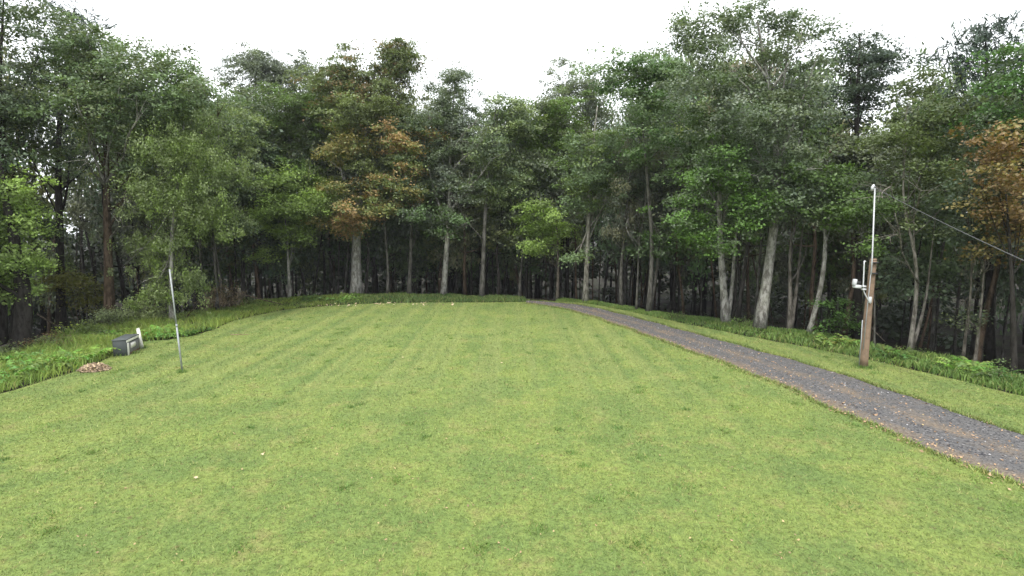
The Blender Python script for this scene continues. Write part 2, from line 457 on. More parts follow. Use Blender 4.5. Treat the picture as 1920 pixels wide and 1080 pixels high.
# longer tufts hanging over both edges of the drive
ex, ey = [], []
for E, off in ((DLj, -1), (DRj, 1)):
    k = R.randint(0, ND - 1, 9000); tq = R.uniform(0, 1, 9000)[:, None]
    p = E[k] * (1 - tq) + E[k + 1] * tq
    p[:, 0] += off * np.abs(R.normal(0, .10, 9000)) - off * .02
    m_ = (p[:, 1] > 8); ex.append(p[m_, 0]); ey.append(p[m_, 1])
ex, ey = np.concatenate(ex), np.concatenate(ey)
blades('driveway_edge_grass', ex, ey, np.zeros(len(ex)), R.uniform(.05, .13, len(ex)), R.uniform(.02, .04, len(ex)), R.uniform(.3, 1.2, len(ex)), BLADE,
       'longer yellowish grass fringe along both edges of the driveway', bend=False)
def band(A, B, n, y_min=6.0):
    A, B = resample(A, .5), resample(B, .5)
    k = R.uniform(0, 1, n); t = R.uniform(0, 1, n) ** .9
    pa = np.stack([np.interp(k, np.linspace(0, 1, len(A)), A[:, i]) for i in (0, 1)], 1)
    pb = np.stack([np.interp(k, np.linspace(0, 1, len(B)), B[:, i]) for i in (0, 1)], 1)
    p = pa * (1 - t)[:, None] + pb * t[:, None]
    p = p[p[:, 1] > y_min]; return p[:, 0], p[:, 1]
x, y = band(LM, [q + np.array([-.7, 1.2]) for q in LW], 60000)
near = np.clip(1 - (y - 24) / 8, 0, 1)
tuft = .6 + .8 * (np.sin(x * 1.7) * np.sin(y * 1.3) + 1) / 2
hh = (.14 + .22 * near) * R.uniform(.5, 1.3, len(x)) * tuft
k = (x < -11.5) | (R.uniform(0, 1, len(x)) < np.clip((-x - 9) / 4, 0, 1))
blades('tall_verge_grass', x[k], y[k], H(x[k], y[k]) - .02, hh[k], R.uniform(.02, .045, k.sum()), R.uniform(.2, .9, k.sum()), TALL,
       'tall bright green grass between the lawn and the woods around the grey box')
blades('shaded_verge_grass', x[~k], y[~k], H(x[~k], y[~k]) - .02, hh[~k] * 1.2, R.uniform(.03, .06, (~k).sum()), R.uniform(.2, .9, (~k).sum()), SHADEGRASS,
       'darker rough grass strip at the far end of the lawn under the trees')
x, y = band(RM, [q + np.array([.8, 1.0]) for q in RW], 55000)
tuft = .6 + .8 * (np.sin(x * 1.5) * np.sin(y * 1.9) + 1) / 2
blades('roadside_verge_grass', x, y, H(x, y) - .02, (.12 + .09 * np.clip((26 - y) / 10, 0, 1)) * R.uniform(.5, 1.3, len(x)) * tuft, R.uniform(.025, .05, len(x)), R.uniform(.2, .9, len(x)), VERGE,
       'rough green grass strip below the pale trunks beyond the driveway')

# ------------------------------------------------------------------ foliage
def leaf_mesh(name, c, nrm, size, clu, asp=.62, dirv=None, rng=R):
    n = len(c); nrm = nrm / (np.linalg.norm(nrm, axis=1)[:, None] + 1e-9)
    a = rng.normal(size=(n, 3)) if dirv is None else dirv + rng.normal(size=(n, 3)) * .25
    a -= nrm * (a * nrm).sum(1)[:, None]; a /= np.linalg.norm(a, axis=1)[:, None] + 1e-9
    b_ = np.cross(nrm, a); L = (size * .5)[:, None]; Wd = L * asp
    v = np.stack([c - a * L, c - b_ * Wd - nrm * L * .18, c + a * L, c + b_ * Wd - nrm * L * .18], 1).reshape(-1, 3)
    return mesh_np(name, v, np.arange(4 * n), np.full(n, 4), {'rnd': rng.uniform(0, 1, n), 'clu': clu})
DENS = 3.3
LS, LK = .80, 1.6        # leaf size and leaves per spray
def crown_leaves(lobes, leaf=.2, dens=1.0, per=44, style='broad', rng=R):
    """lobes: (cx,cy,cz,rx,ry,rz,d). Twig sprays spread through each lobe, leaves on each spray."""
    C, N, Z, K, D = [], [], [], [], []
    per = per * (LK if leaf < .25 else 1.0)
    for (cx, cy, cz, rx, ry, rz, dd) in lobes:
        A = math.pi * rx * rz
        sc = .2 / leaf
        nc = max(3, int(A * 2.3 * DENS * dens * dd * (sc ** .6)))
        d = rng.normal(size=(nc, 3)); d /= np.linalg.norm(d, axis=1)[:, None]
        r = rng.uniform(.12, 1, nc) ** .5
        r = np.where(rng.uniform(0, 1, nc) < .18, r * rng.uniform(1.0, 1.28, nc), r)
        nb = min(nc, max(5, nc // 6)); bi = rng.randint(0, nb, nc)          # boughs: sprays gather round fewer centres, with gaps between
        d, r = d[bi], r[bi] * .95
        off = rng.normal(size=(nc, 3)) * np.array([.9, .9, .42]) * min(1.0, .35 + .24 * min(rx, rz)) * (leaf / .2) ** .5
        cc = d * r[:, None] * np.array([rx, ry, rz]) + np.array([cx, cy, cz]) + off
        cl = rng.uniform(0, 1, nc)
        rc = rng.uniform(.30, .85, nc) * (leaf / .2) ** .5
        m_ = rng.poisson(per * rng.uniform(.5, 1.3, nc)) + 4
        idx = np.repeat(np.arange(nc), m_); n = len(idx)
        q = rng.normal(size=(n, 3)) * .5
        if style == 'pine':
            dh = d[idx].copy(); dh[:, 2] = np.abs(dh[:, 2]) * .5 + .25; dh /= np.linalg.norm(dh, axis=1)[:, None]
            t = rng.uniform(-.9, .9, n)
            p = cc[idx] + dh * (t * rc[idx] * 1.1)[:, None] + q * np.array([.22, .22, .14])
            nn = rng.normal(size=(n, 3)) + np.array([0, 0, .6]); D.append(dh + rng.normal(size=(n, 3)) * .45 + np.array([0, 0, .35]))
        elif style == 'hang':
            p = cc[idx] + q * np.array([.55, .55, .75]) * rc[idx][:, None]
            nn = rng.normal(size=(n, 3)) * .8 + d[idx] * .5 + np.array([0, -.1, .35]); D.append(np.tile([0, 0, -1.0], (n, 1)) + rng.normal(size=(n, 3)) * .4)
        else:
            fl = q * np.array([1, 1, .40]) * rc[idx][:, None]
            fl[:, 2] -= .28 * (fl[:, 0] * d[idx, 0] + fl[:, 1] * d[idx, 1]) + .10 * rc[idx]
            p = cc[idx] + fl
            nn = rng.normal(size=(n, 3)) * .5 + d[idx] * .30 + np.array([0, 0, .8]); D.append(rng.normal(size=(n, 3)))
        C.append(p); N.append(nn); Z.append(leaf * (LS if leaf < .25 else 1.0) * rng.uniform(.6, 1.3, n) * (1.25 if style == 'pine' else 1)); K.append(cl[idx])
    return map(np.concatenate, (C, N, Z, K, D))
def crown_mesh(name, lobes, leaf=.2, dens=1.0, per=44, style='broad', rng=R, keep=None):
    C, N, Z, K, D = crown_leaves(lobes, leaf, dens, per, style, rng)
    if keep is not None:
        k = keep(C); C, N, Z, K, D = C[k], N[k], Z[k], K[k], D[k]
    return leaf_mesh(name, C, N, Z, K, .16 if style == 'pine' else (.5 if style == 'hang' else .66), D, rng)
def curve_pts(p, n):
    p = np.asarray(p, float)
    d = np.r_[0, np.cumsum(np.linalg.norm(np.diff(p, axis=0), axis=1))]; s = np.linspace(0, d[-1], n)
    q = np.stack([np.interp(s, d, p[:, i]) for i in range(3)], 1)
    for _ in range(2): q[1:-1] = (q[:-2] + 2 * q[1:-1] + q[2:]) / 4
    return q
def leafcol(o, a, b_=None, turn=0.0):
    o.color = tuple(a) + (1,); o['tint'] = tuple(float(i) for i in (b_ or a)); o['turn'] = float(turn)
GREEN, BRIGHT, DARK, GREY, PINE, OLIVE = (.118, .168, .088), (.200, .282, .082), (.082, .114, .074), (.142, .168, .134), (.052, .076, .062), (.150, .188, .088)
ORANGE, RUST, YELLOW = (.36, .240, .115), (.300, .130, .055), (.33, .285, .11)
PALE, MIDB, BROWN, DARKB = (.36, .35, .32), (.13, .125, .112), (.125, .090, .064), (.040, .036, .032)
NLEAF = [0]
def tree(name, label, base, trunk, wpx, lobes, col=GREEN, colb=None, turn=0.0, bark=MIDB, style='broad', leaf=.2, dens=1.0,
         nbr=7, limbs=(), group=None, Y=None, cat='tree', sides=9, second=None, taper=.16, limbcol=None):
    """base: pixel of the foot; trunk: pixels up the stem; lobes: pixel centre, radii, [density] at the tree's own distance"""
    if Y is None: p0 = flat(*base)
    else:
        p0 = deep(base[0], base[1], Y)
    z0 = float(H(p0[0], p0[1])); p0[2] = z0 - .08; Y0 = p0[1]; s = Y0 / FPX
    rng = np.random.RandomState(abs(hash_(label)) % 100000)
    root = empty(name, (p0[0], Y0, z0), label, cat, group)
    org = np.array([p0[0], Y0, z0])
    pts = [p0]; 
    for i, q in enumerate(trunk): pts.append(deep(q[0], q[1], Y0 + rng.uniform(-.25, .25) * min(i, 2)))
    pts = curve_pts(pts, 14); r0 = wpx * s / 2
    tt_ = np.linspace(0, 1, 14); rad = r0 * (1 - (1 - taper) * tt_); rad[0] *= 1.35; rad[1] *= 1.08
    mb = MB(); mb.tube(pts - org, rad, sides, wob=.05)
    o = mb.build('trunk', BARK, root); o.color = bark + (1,)
    if second:
        sp = curve_pts([p0 + np.array([.05, .05, 0])] + [deep(q[0], q[1], Y0 + .3) for q in second[1:]], 10)
        mb = MB(); mb.tube(sp - org, r0 * second[0] * np.linspace(1.15, .12, 10), 8, wob=.05)
        o = mb.build('trunk', BARK, root); o.color = bark + (1,)
    L = []
    for q in lobes:
        dd = q[4] if len(q) > 4 else 1.0
        c = deep(q[0], q[1], Y0 + rng.uniform(-.8, .8)); rx, rz = q[2] * s, q[3] * s
        L.append((c[0] - org[0], c[1] - org[1], c[2] - org[2], rx, max(.8, min(rx, 3.5) * .95), rz, dd))
    def limb(a, b_, r, name_='branch', colr=None, sag=.15):
        a, b_ = np.asarray(a, float), np.asarray(b_, float); mid = (a + b_) / 2 + np.array([rng.uniform(-.2, .2), rng.uniform(-.2, .2), -sag * np.linalg.norm(b_ - a) * .5 + rng.uniform(-.1, .1)])
        P_ = curve_pts([a, mid, b_], 7); mb = MB(); mb.tube(P_, r * np.linspace(1, .28, 7), 6, wob=.06)
        # side twigs
        for _ in range(4):
            k = rng.randint(2, 7); e = P_[k] + (b_ - a) / (1e-6 + np.linalg.norm(b_ - a)) * rng.uniform(.3, .9) + rng.normal(size=3) * np.array([.4, .4, .35])
            mb.tube(curve_pts([P_[k], (P_[k] + e) / 2 + np.array([0, 0, .05]), e], 4), r * np.linspace(.4, .1, 4), 4, caps=False)
        o = mb.build(name_, BARK, root); o.color = (colr or tuple(c_ * .8 for c_ in bark)) + (1,)
    loc = pts - org
    for i in range(nbr):
        q = L[rng.randint(len(L))] if L else None
        if q is None: break
        tgt = np.array(q[:3]) + rng.normal(size=3) * np.array(q[3:6]) * .5
        ok = [k for k in range(4, 13) if loc[k][2] < tgt[2] - .4]
        k = rng.choice(ok[-5:]) if ok else rng.randint(4, 9)
        limb(loc[k], tgt, max(.022, rad[k] * rng.uniform(.3, .5)))
    for lb in limbs:      # limbs seen in the picture: (start px, end px, width px[, colour])
        a = deep(lb[0][0], lb[0][1], Y0) - org
        prev = a
        for j, q in enumerate(lb[1:-1] if not isinstance(lb[-1], tuple) else lb[1:]):
            e = deep(q[0], q[1], Y0 - 1.1 * (j + 1)) - org
            w = (lb[-1] if not isinstance(lb[-1], tuple) else 4) * s / 2 * (.8 ** j)
            limb(prev, e, max(w, .02), colr=limbcol or tuple(min(.5, c_ * 1.1) for c_ in bark), sag=.04); prev = e
    if L:
        me = crown_mesh('crown', L, leaf, dens, 44, style, rng); NLEAF[0] += len(me.polygons)
        o = link('crown', me, NEEDLE if style == 'pine' else LEAF, root); leafcol(o, col, colb, turn)
    return root
def hash_(s):
    h = 5381
    for ch in s: h = (h * 33 + ord(ch)) & 0x7fffffff
    return h

# ---- the trees one can tell apart along the edge of the clearing, from the near end on one side round to the other
tree('maple_tree', 'bright green leafy tree cut by the photo edge, above the fallen log', (38, 652), [(45, 560), (35, 480), (10, 380), (0, 300)], 34,
     [(15, 390, 60, 70), (28, 470, 50, 45), (5, 520, 62, 60), (40, 345, 30, 30, .6)], BRIGHT, bark=DARKB, leaf=.15, dens=1.5)
tree('tall_tree', 'tallest sparse tree at the upper corner whose top leaves the picture', (5, 640), [(4, 420), (-2, 200), (4, 40), (10, -60)], 12,
     [(10, 40, 70, 80, .7), (40, 10, 42, 60, .6), (-10, 150, 70, 70, .6), (-30, 260, 80, 80), (20, 215, 60, 55)], DARK, OLIVE, .35, DARKB, leaf=.16, dens=1.1, Y=24)
tree('pine_tree', 'dark pine with a pointed spire rising above its neighbours', (112, 600), [(110, 400), (108, 250), (125, 100), (140, 15)], 17,
     [(141, 45, 20, 38, 1.6), (125, 100, 36, 45, 1.3), (158, 62, 12, 34), (105, 175, 55, 60, .9), (65, 225, 40, 36, .6), (130, 290, 45, 30, .35), (60, 400, 40, 30, .25)], PINE, bark=DARKB, style='pine', leaf=.26, dens=1.1, Y=28,
     limbs=[((110, 290), (60, 250), 4), ((110, 300), (55, 275), 4), ((110, 320), (70, 300), 3), ((110, 340), (50, 330), 4), ((110, 345), (150, 330), 3)])
tree('broadleaf_tree', 'tall brown trunked tree forking into pale spreading limbs', (205, 604), [(203, 480), (199, 380), (200, 340), (198, 230), (205, 130)], 19,
     [(195, 110, 80, 60, 1), (150, 90, 45, 45), (275, 145, 85, 65, 1), (345, 145, 48, 50, .9), (235, 210, 110, 60), (165, 200, 70, 60), (340, 200, 60, 45, .8), (150, 290, 60, 40, .5), (270, 280, 50, 40, .6)],
     GREEN, OLIVE, .35, BROWN, leaf=.17, dens=1.15, nbr=10, limbcol=(.30, .29, .26),
     limbs=[((199, 350), (168, 270), (150, 210), 7), ((200, 345), (235, 290), (258, 225), 8), ((199, 350), (172, 322), (160, 300), 5), ((200, 340), (215, 240), (222, 170), 5), ((203, 450), (225, 400), (240, 370), 4)])
tree('locust_tree', 'wide light green tree with feathery low foliage behind the thin metal pole', (322, 606), [(320, 520), (322, 430), (335, 330), (345, 230)], 9,
     [(355, 225, 70, 40), (310, 290, 70, 50), (385, 300, 50, 60), (285, 370, 62, 50), (350, 370, 60, 50), (300, 460, 55, 50, .9), (395, 410, 50, 35), (340, 520, 42, 40, .7), (285, 540, 40, 35, .6)],
     OLIVE, BRIGHT, .45, PALE, 'hang', leaf=.14, dens=1.6, nbr=8)
tree('broadleaf_tree', 'tree with a drooping pale green bough over the dry brush', (408, 583), [(403, 500), (398, 420), (400, 300)], 6,
     [(400, 430, 55, 35), (375, 420, 30, 30), (440, 420, 25, 25), (420, 330, 60, 50), (420, 240, 60, 55)], OLIVE, GREEN, .5, MIDB, leaf=.17, dens=1.2)
tree('broadleaf_tree', 'slim grey trunk beside the dry brush at the woods edge', (379, 582), [(376, 480), (370, 380), (370, 250)], 6,
     [(380, 240, 60, 50), (360, 330, 50, 50)], GREEN, bark=MIDB)
tree('ash_tree', 'lacy grey-green treetop standing alone against the sky, reddish tree beside it', (487, 560), [(485, 420), (482, 250), (478, 90)], 10,
     [(468, 108, 38, 32, 1.1), (500, 118, 38, 36, 1.1), (545, 140, 38, 36, 1.0), (480, 165, 60, 42, 1.0), (595, 145, 42, 32, 1), (540, 180, 60, 36), (500, 220, 60, 40)], GREY, bark=MIDB, leaf=.19, dens=1.0, Y=43)
tree('maple_tree', 'rounded bright treetop between the lacy crown and the reddish tree', (455, 559), [(455, 430), (460, 300), (465, 220)], 9,
     [(450, 215, 70, 40), (540, 215, 65, 45), (500, 280, 80, 50), (590, 230, 40, 60), (430, 300, 50, 50), (560, 310, 60, 50)], (.085, .140, .034), OLIVE, .3, MIDB, dens=1.2, Y=40)
tree('maple_sapling', 'young bright green maple on a thin white stem', (543, 557), [(541, 500), (538, 440), (530, 370)], 6.5,
     [(525, 345, 62, 28), (545, 385, 60, 28), (520, 412, 60, 25), (550, 440, 42, 24), (505, 478, 24, 9, 1.2), (600, 380, 40, 25)], BRIGHT, bark=PALE, leaf=.2, dens=1.6)
tree('red_maple_tree', 'stout pale trunked maple turning orange in patches', (668, 550), [(668, 500), (668, 430), (680, 300), (705, 120)], 21,
     [(705, 112, 62, 30, 1.2), (752, 125, 30, 46, 1.1), (640, 148, 50, 38, 1.0), (690, 175, 84, 38, 1.2), (745, 215, 52, 42), (650, 225, 60, 40)],
     (.115, .145, .065), ORANGE, .10, (.40, .39, .36), leaf=.2, dens=1.35, nbr=10)
CR = bpy.data.objects['red_maple_tree']
def extra_crown(root, lobes, col, colb, turn, leaf=.2, dens=1.3, seed=1):
    rng = np.random.RandomState(seed); org = np.array(root.location); s = org[1] / FPX; L = []
    for q in lobes:
        c = deep(q[0], q[1], org[1] + (q[5] if len(q) > 5 else -2.2)); L.append((c[0] - org[0], c[1] - org[1], c[2] - org[2], q[2] * s, max(.9, q[2] * s * .9), q[3] * s, q[4] if len(q) > 4 else 1))
    me = crown_mesh('foliage_bough', L, leaf, dens, 44, 'broad', rng); NLEAF[0] += len(me.polygons)
    o = link('foliage_bough', me, LEAF, root); leafcol(o, col, colb, turn); return o
for i, q in enumerate([[(745, 258, 50, 22), (775, 275, 26, 16)], [(675, 262, 42, 20), (630, 290, 36, 18)], [(665, 310, 40, 16), (735, 300, 40, 14)], [(770, 318, 32, 16), (720, 340, 50, 16)], [(635, 345, 46, 15), (760, 358, 40, 16)],
                       [(650, 395, 50, 16), (675, 418, 46, 18, 1.3)], [(715, 388, 40, 16), (620, 410, 26, 14)], [(700, 210, 50, 22), (655, 225, 40, 20)], [(750, 385, 34, 14), (690, 360, 30, 14)]]):
    extra_crown(CR, q, (.125, .155, .060), (ORANGE, YELLOW, OLIVE, ORANGE, YELLOW, ORANGE, YELLOW, OLIVE, ORANGE)[i], (.68, .55, .25, .6, .45, .68, .4, .3, .4)[i], seed=40 + i, dens=1.15)
tree('broadleaf_tree', 'small broken grey stem just beyond the stout pale trunk', (727, 552), [(728, 500), (722, 440), (725, 330)], 6, [(730, 400, 40, 30, .5), (715, 330, 50, 40)], DARK, bark=MIDB)
tree('broadleaf_tree', 'slim straight grey trunk between the stout pale trunk and the leaning white one', (767, 552), [(770, 480), (772, 400), (770, 280)], 8.5,
     [(780, 330, 50, 40), (790, 260, 50, 50), (795, 410, 28, 14, .8)], DARK, GREEN, .5, MIDB)
tree('birch_tree', 'white leaning trunk with bare grey side limbs and a pointed top', (832, 554), [(836, 480), (843, 400), (843, 300), (855, 130)], 11,
     [(856, 145, 28, 28, 1.1), (850, 182, 52, 36, 1.1), (835, 225, 55, 40), (870, 270, 62, 45), (830, 310, 50, 40), (880, 340, 50, 40, .7)], GREY, GREEN, .4, PALE, leaf=.17, dens=1.15,
     limbs=[((843, 395), (880, 350), (920, 300), 5), ((843, 330), (875, 290), (905, 262), 4), ((845, 290), (870, 250), (890, 232), 4), ((843, 445), (870, 420), 4), ((843, 372), (880, 362), 3)])
extra_crown(bpy.data.objects['birch_tree'], [(812, 402, 42, 16), (850, 415, 20, 10), (825, 428, 25, 10)], (.070, .115, .045), GREY, .4, seed=61, dens=1.5)
tree('broadleaf_tree', 'mottled grey trunk right of the white leaning birch at the rim of the grass', (903, 557), [(906, 500), (908, 430), (915, 320), (930, 200)], 10,
     [(935, 205, 45, 34), (960, 235, 38, 36), (915, 280, 50, 40), (940, 330, 55, 35), (905, 360, 40, 25, .6)], OLIVE, GREEN, .5, MIDB)
tree('maple_tree', 'bright yellow-green treetop in the dip of the skyline', (985, 560), [(988, 480), (990, 400), (995, 300)], 8,
     [(1005, 215, 48, 36), (1040, 240, 45, 36), (985, 255, 50, 38), (1020, 300, 60, 40), (960, 330, 50, 36), (1060, 210, 36, 32)], (.100, .165, .036), OLIVE, .35, DARKB, dens=1.3, Y=40)
tree('maple_sapling', 'bright low maple leaves hanging over the mouth of the drive', (1045, 562), [(1047, 500), (1045, 430), (1035, 370)], 6.5,
     [(1022, 400, 36, 20), (1010, 428, 34, 18), (1040, 440, 30, 22), (1015, 462, 34, 14)], BRIGHT, bark=(.15, .13, .11), dens=1.7)
tree('broadleaf_tree', 'airy treetop rising just right of the dip of the skyline', (1062, 560), [(1065, 430), (1060, 300), (1055, 150)], 9,
     [(1050, 148, 26, 32, 1), (1085, 158, 42, 30, 1), (1060, 200, 60, 36, 1), (1110, 185, 40, 36), (1080, 260, 70, 40)], GREY, OLIVE, .4, DARKB, leaf=.18, Y=44)
tree('broadleaf_tree', 'pale mottled trunk at the bend of the driveway', (1098, 566), [(1099, 520), (1102, 455), (1105, 330), (1120, 200)], 11,
     [(1130, 260, 60, 40), (1090, 320, 55, 40), (1140, 340, 50, 36), (1110, 390, 40, 24, .8), (1082, 478, 12, 18, 1.5)], GREEN, BRIGHT, .3, (.34, .32, .28), dens=1.1)
tree('broadleaf_tree', 'tree with grey drooping half-dead foliage over the driveway bend', (1165, 574), [(1163, 520), (1170, 440), (1180, 340), (1190, 200)], 7,
     [(1180, 410, 45, 26, .8), (1165, 445, 32, 22, .8), (1200, 430, 28, 24, .7), (1185, 355, 50, 30), (1200, 300, 60, 40)], (.115, .115, .075), GREY, .5, MIDB, 'hang', leaf=.16, dens=1.4,
     limbs=[((1180, 375), (1178, 410), (1182, 445), 4), ((1180, 360), (1220, 390), 3)])
tree('broadleaf_tree', 'twin grey trunks under a vivid green low bough beside the drive', (1216, 585), [(1220, 530), (1224, 470), (1215, 350), (1200, 180)], 10,
     [(1195, 135, 52, 36, 1), (1240, 145, 52, 42, 1), (1215, 200, 70, 40), (1155, 145, 38, 36, 1), (1225, 270, 65, 45), (1232, 462, 30, 30, 1.2)], GREEN, (.075, .170, .030), .3, MIDB, dens=1.1, second=[.6, (1229, 530), (1235, 470), (1240, 400)])
tree('broadleaf_tree', 'slender dim stem a little inside the woods beside the twin grey trunks', (1193, 579), [(1196, 520), (1198, 460), (1200, 380)], 5, [(1205, 360, 40, 30)], DARK, bark=MIDB)
tree('birch_tree', 'pale birch with a second thinner stem splitting at its foot', (1362, 604), [(1356, 540), (1350, 440), (1348, 330), (1360, 200)], 15,
     [(1340, 250, 70, 40), (1300, 300, 60, 40), (1380, 310, 60, 36), (1345, 350, 60, 30)], GREEN, (.085, .150, .040), .4, PALE, leaf=.18, dens=1.2, second=[.55, (1370, 570), (1374, 530), (1376, 470), (1385, 400), (1390, 350)])
for i, q in enumerate([[(1360, 285, 45, 25), (1330, 330, 50, 25)], [(1290, 375, 36, 18), (1300, 410, 40, 18)], [(1300, 440, 40, 16), (1330, 455, 30, 14)], [(1400, 385, 50, 22), (1420, 410, 30, 16)]]):
    extra_crown(bpy.data.objects['birch_tree.001'], q, (.080, .150, .034), GREEN, .4, seed=80 + i, dens=1.6, leaf=.17)
tree('broadleaf_tree', 'tallest lacy crown on the skyline, on a thick pale leaning trunk', (1424, 615), [(1436, 540), (1450, 440), (1462, 330), (1440, 150), (1420, 40)], 21,
     [(1295, 62, 42, 44, .9), (1345, 50, 40, 36, .8), (1420, 45, 48, 34, .9), (1480, 58, 45, 38, .9), (1525, 90, 32, 40, .9), (1330, 130, 70, 50, .85), (1430, 130, 75, 50, .8), (1390, 210, 95, 45), (1510, 180, 50, 55, .8), (1470, 270, 60, 40, .8)],
     GREY, GREEN, .5, PALE, leaf=.17, dens=1.2, nbr=14, limbs=[((1470, 350), (1492, 328), (1515, 316), 6), ((1455, 400), (1420, 330), 5), ((1440, 150), (1380, 60), 5), ((1445, 170), (1500, 80), 5), ((1440, 200), (1340, 90), 4)])
tree('broadleaf_tree', 'thin grey trunk tucked close behind the thick pale leaning trunk', (1415, 604), [(1422, 520), (1428, 440), (1432, 330)], 6, [(1430, 330, 60, 40), (1440, 390, 45, 25, .7)], GREEN, bark=MIDB, Y=28.5)
tree('broadleaf_tree', 'dim double trunk between the thick pale trunk and the crooked white one', (1481, 617), [(1482, 560), (1480, 480), (1490, 380)], 10,
     [(1500, 400, 50, 30, .7), (1480, 340, 60, 40)], DARK, GREEN, .5, (.17, .155, .135), second=[.8, (1490, 570), (1500, 480), (1508, 400)])
tree('birch_tree', 'crooked white trunk leaning toward the utility pole', (1516, 624), [(1530, 575), (1541, 535), (1546, 490), (1548, 450), (1545, 360)], 9.5,
     [(1545, 360, 55, 28), (1520, 330, 50, 26), (1560, 400, 45, 24), (1580, 340, 45, 26)], (.080, .135, .036), GREEN, .4, PALE, dens=1.3, taper=.6)
tree('pine_tree', 'dark dense columnar crown on a black trunk behind the utility pole', (1606, 640), [(1606, 480), (1604, 330), (1608, 180), (1612, 70)], 20,
     [(1608, 85, 36, 30, 1.4), (1645, 115, 26, 36, 1.2), (1620, 150, 42, 42, 1.2), (1610, 220, 36, 50, 1.0), (1600, 310, 32, 50, .8)], PINE, DARK, .4, DARKB, 'broad', leaf=.18, dens=1.3, Y=30, nbr=5)
tree('broadleaf_tree', 'tree with crooked dead grey limbs right of the utility pole', (1706, 655), [(1716, 580), (1722, 530), (1715, 460), (1690, 390), (1700, 250)], 9,
     [(1700, 215, 50, 40, .7), (1745, 170, 50, 40, .9), (1790, 200, 55, 45), (1710, 280, 60, 40), (1770, 280, 60, 40), (1740, 350, 60, 34), (1740, 420, 36, 20, .8), (1705, 410, 30, 16, .7)],
     (.072, .098, .036), OLIVE, .4, (.26, .24, .21), leaf=.15, dens=1.3,
     limbs=[((1722, 530), (1690, 470), (1678, 400), 4), ((1700, 430), (1720, 390), (1728, 350), 4), ((1690, 395), (1670, 350), (1655, 372), 4), ((1680, 440), (1650, 445), 3), ((1678, 400), (1660, 360), (1645, 345), 3)],
     second=[.7, (1722, 620), (1738, 560), (1745, 480), (1755, 400)])
tree('broadleaf_tree', 'thin stem with tiny low leaves at its foot near the photo edge', (1806, 670), [(1812, 610), (1820, 560), (1825, 400)], 6,
     [(1812, 605, 16, 10, 1.2), (1830, 590, 18, 10, 1), (1830, 420, 50, 40), (1820, 340, 50, 40)], DARK, OLIVE, .4, (.20, .18, .15), leaf=.13)
tree('broadleaf_tree', 'thin leaning grey stem second from the photo edge under the orange tree', (1828, 675), [(1835, 620), (1843, 540), (1850, 430)], 6, [(1850, 440, 40, 30, .8), (1840, 380, 40, 40)], DARK, bark=(.22, .20, .17))
tree('orange_maple_tree', 'orange autumn tree cut by the photo edge', (1902, 700), [(1900, 600), (1895, 480), (1885, 350)], 12,
     [(1878, 262, 34, 28), (1905, 285, 36, 30), (1880, 320, 32, 30), (1905, 350, 40, 34), (1870, 385, 36, 26), (1900, 415, 44, 34), (1880, 455, 32, 22, .8), (1925, 460, 30, 30)],
     (.17, .14, .055), (.20, .125, .052), .6, DARKB, leaf=.15, dens=1.4)
tree('pine_tree', 'dark blue-green pine with forked tips against the sky at the far right', (1858, 672), [(1855, 480), (1850, 300), (1848, 60)], 16,
     [(1846, 70, 24, 40, 1.3), (1795, 95, 28, 22, .9), (1825, 115, 36, 26, 1.1), (1862, 125, 40, 40, 1.2), (1830, 180, 40, 36), (1895, 90, 24, 30)], PINE, bark=DARKB, style='pine', leaf=.26, dens=1.3, Y=24)
tree('broadleaf_tree', 'mid green crown above the orange tree reaching the photo edge', (1935, 690), [(1930, 500), (1920, 300), (1915, 120)], 16,
     [(1905, 120, 40, 50, .9), (1915, 190, 50, 50), (1890, 215, 40, 40), (1930, 260, 50, 50)], (.060, .125, .030), GREEN, .4, DARKB, leaf=.15, dens=1.3, Y=19.5)
tree('broadleaf_tree', 'low leafy sapling spreading flat boughs behind the ferns', (1578, 636), [(1576, 600), (1570, 570)], 3,
     [(1575, 600, 34, 10, 1.4), (1560, 570, 30, 12, 1), (1590, 585, 26, 9, 1)], (.060, .120, .028), bark=MIDB, leaf=.13, dens=1.3, nbr=3)
tree('broadleaf_tree', 'small leafy stem behind the wires of the utility pole top', (1640, 648), [(1640, 560), (1630, 480), (1625, 460)], 4,
     [(1625, 458, 26, 18, 1.2), (1650, 390, 30, 20), (1620, 380, 36, 24)], (.085, .140, .040), bark=MIDB, leaf=.15, dens=1.2)

# ---- the wood behind: skyline heights follow the picture's tree line
SK = np.array([(-400, 20), (0, 60), (75, 105), (110, 75), (190, 60), (250, 90), (340, 110), (385, 165), (430, 150), (470, 125), (560, 150), (650, 130), (740, 120), (790, 165), (855, 170), (905, 195), (985, 215), (1045, 170), (1130, 160),
               (1200, 140), (1250, 130), (1290, 80), (1420, 70), (1500, 80), (1560, 110), (1640, 130), (1700, 140), (1760, 120), (1840, 80), (1920, 75), (2300, 40)], float)
rng = np.random.RandomState(11)
VAR = []
for i in range(9):          # unit crowns: radius 1, height -1..1
    style = 'hang' if i == 8 else 'broad'
    L = []
    for k in range(9):
        a = rng.uniform(0, 6.28); h = rng.uniform(-2.6, 2.6); rr = rng.uniform(.2, 1.5) * (1 - abs(h) / 4.2)
        L.append((math.cos(a) * rr, math.sin(a) * rr, h, rng.uniform(.8, 1.5), rng.uniform(.8, 1.5), rng.uniform(.6, 1.1), rng.uniform(.6, 1.1)))
    VAR.append(crown_mesh('woods_crown', L, .249, .85, 24, style, rng))
    VAR[-1].materials.append(LEAF)
TR = []
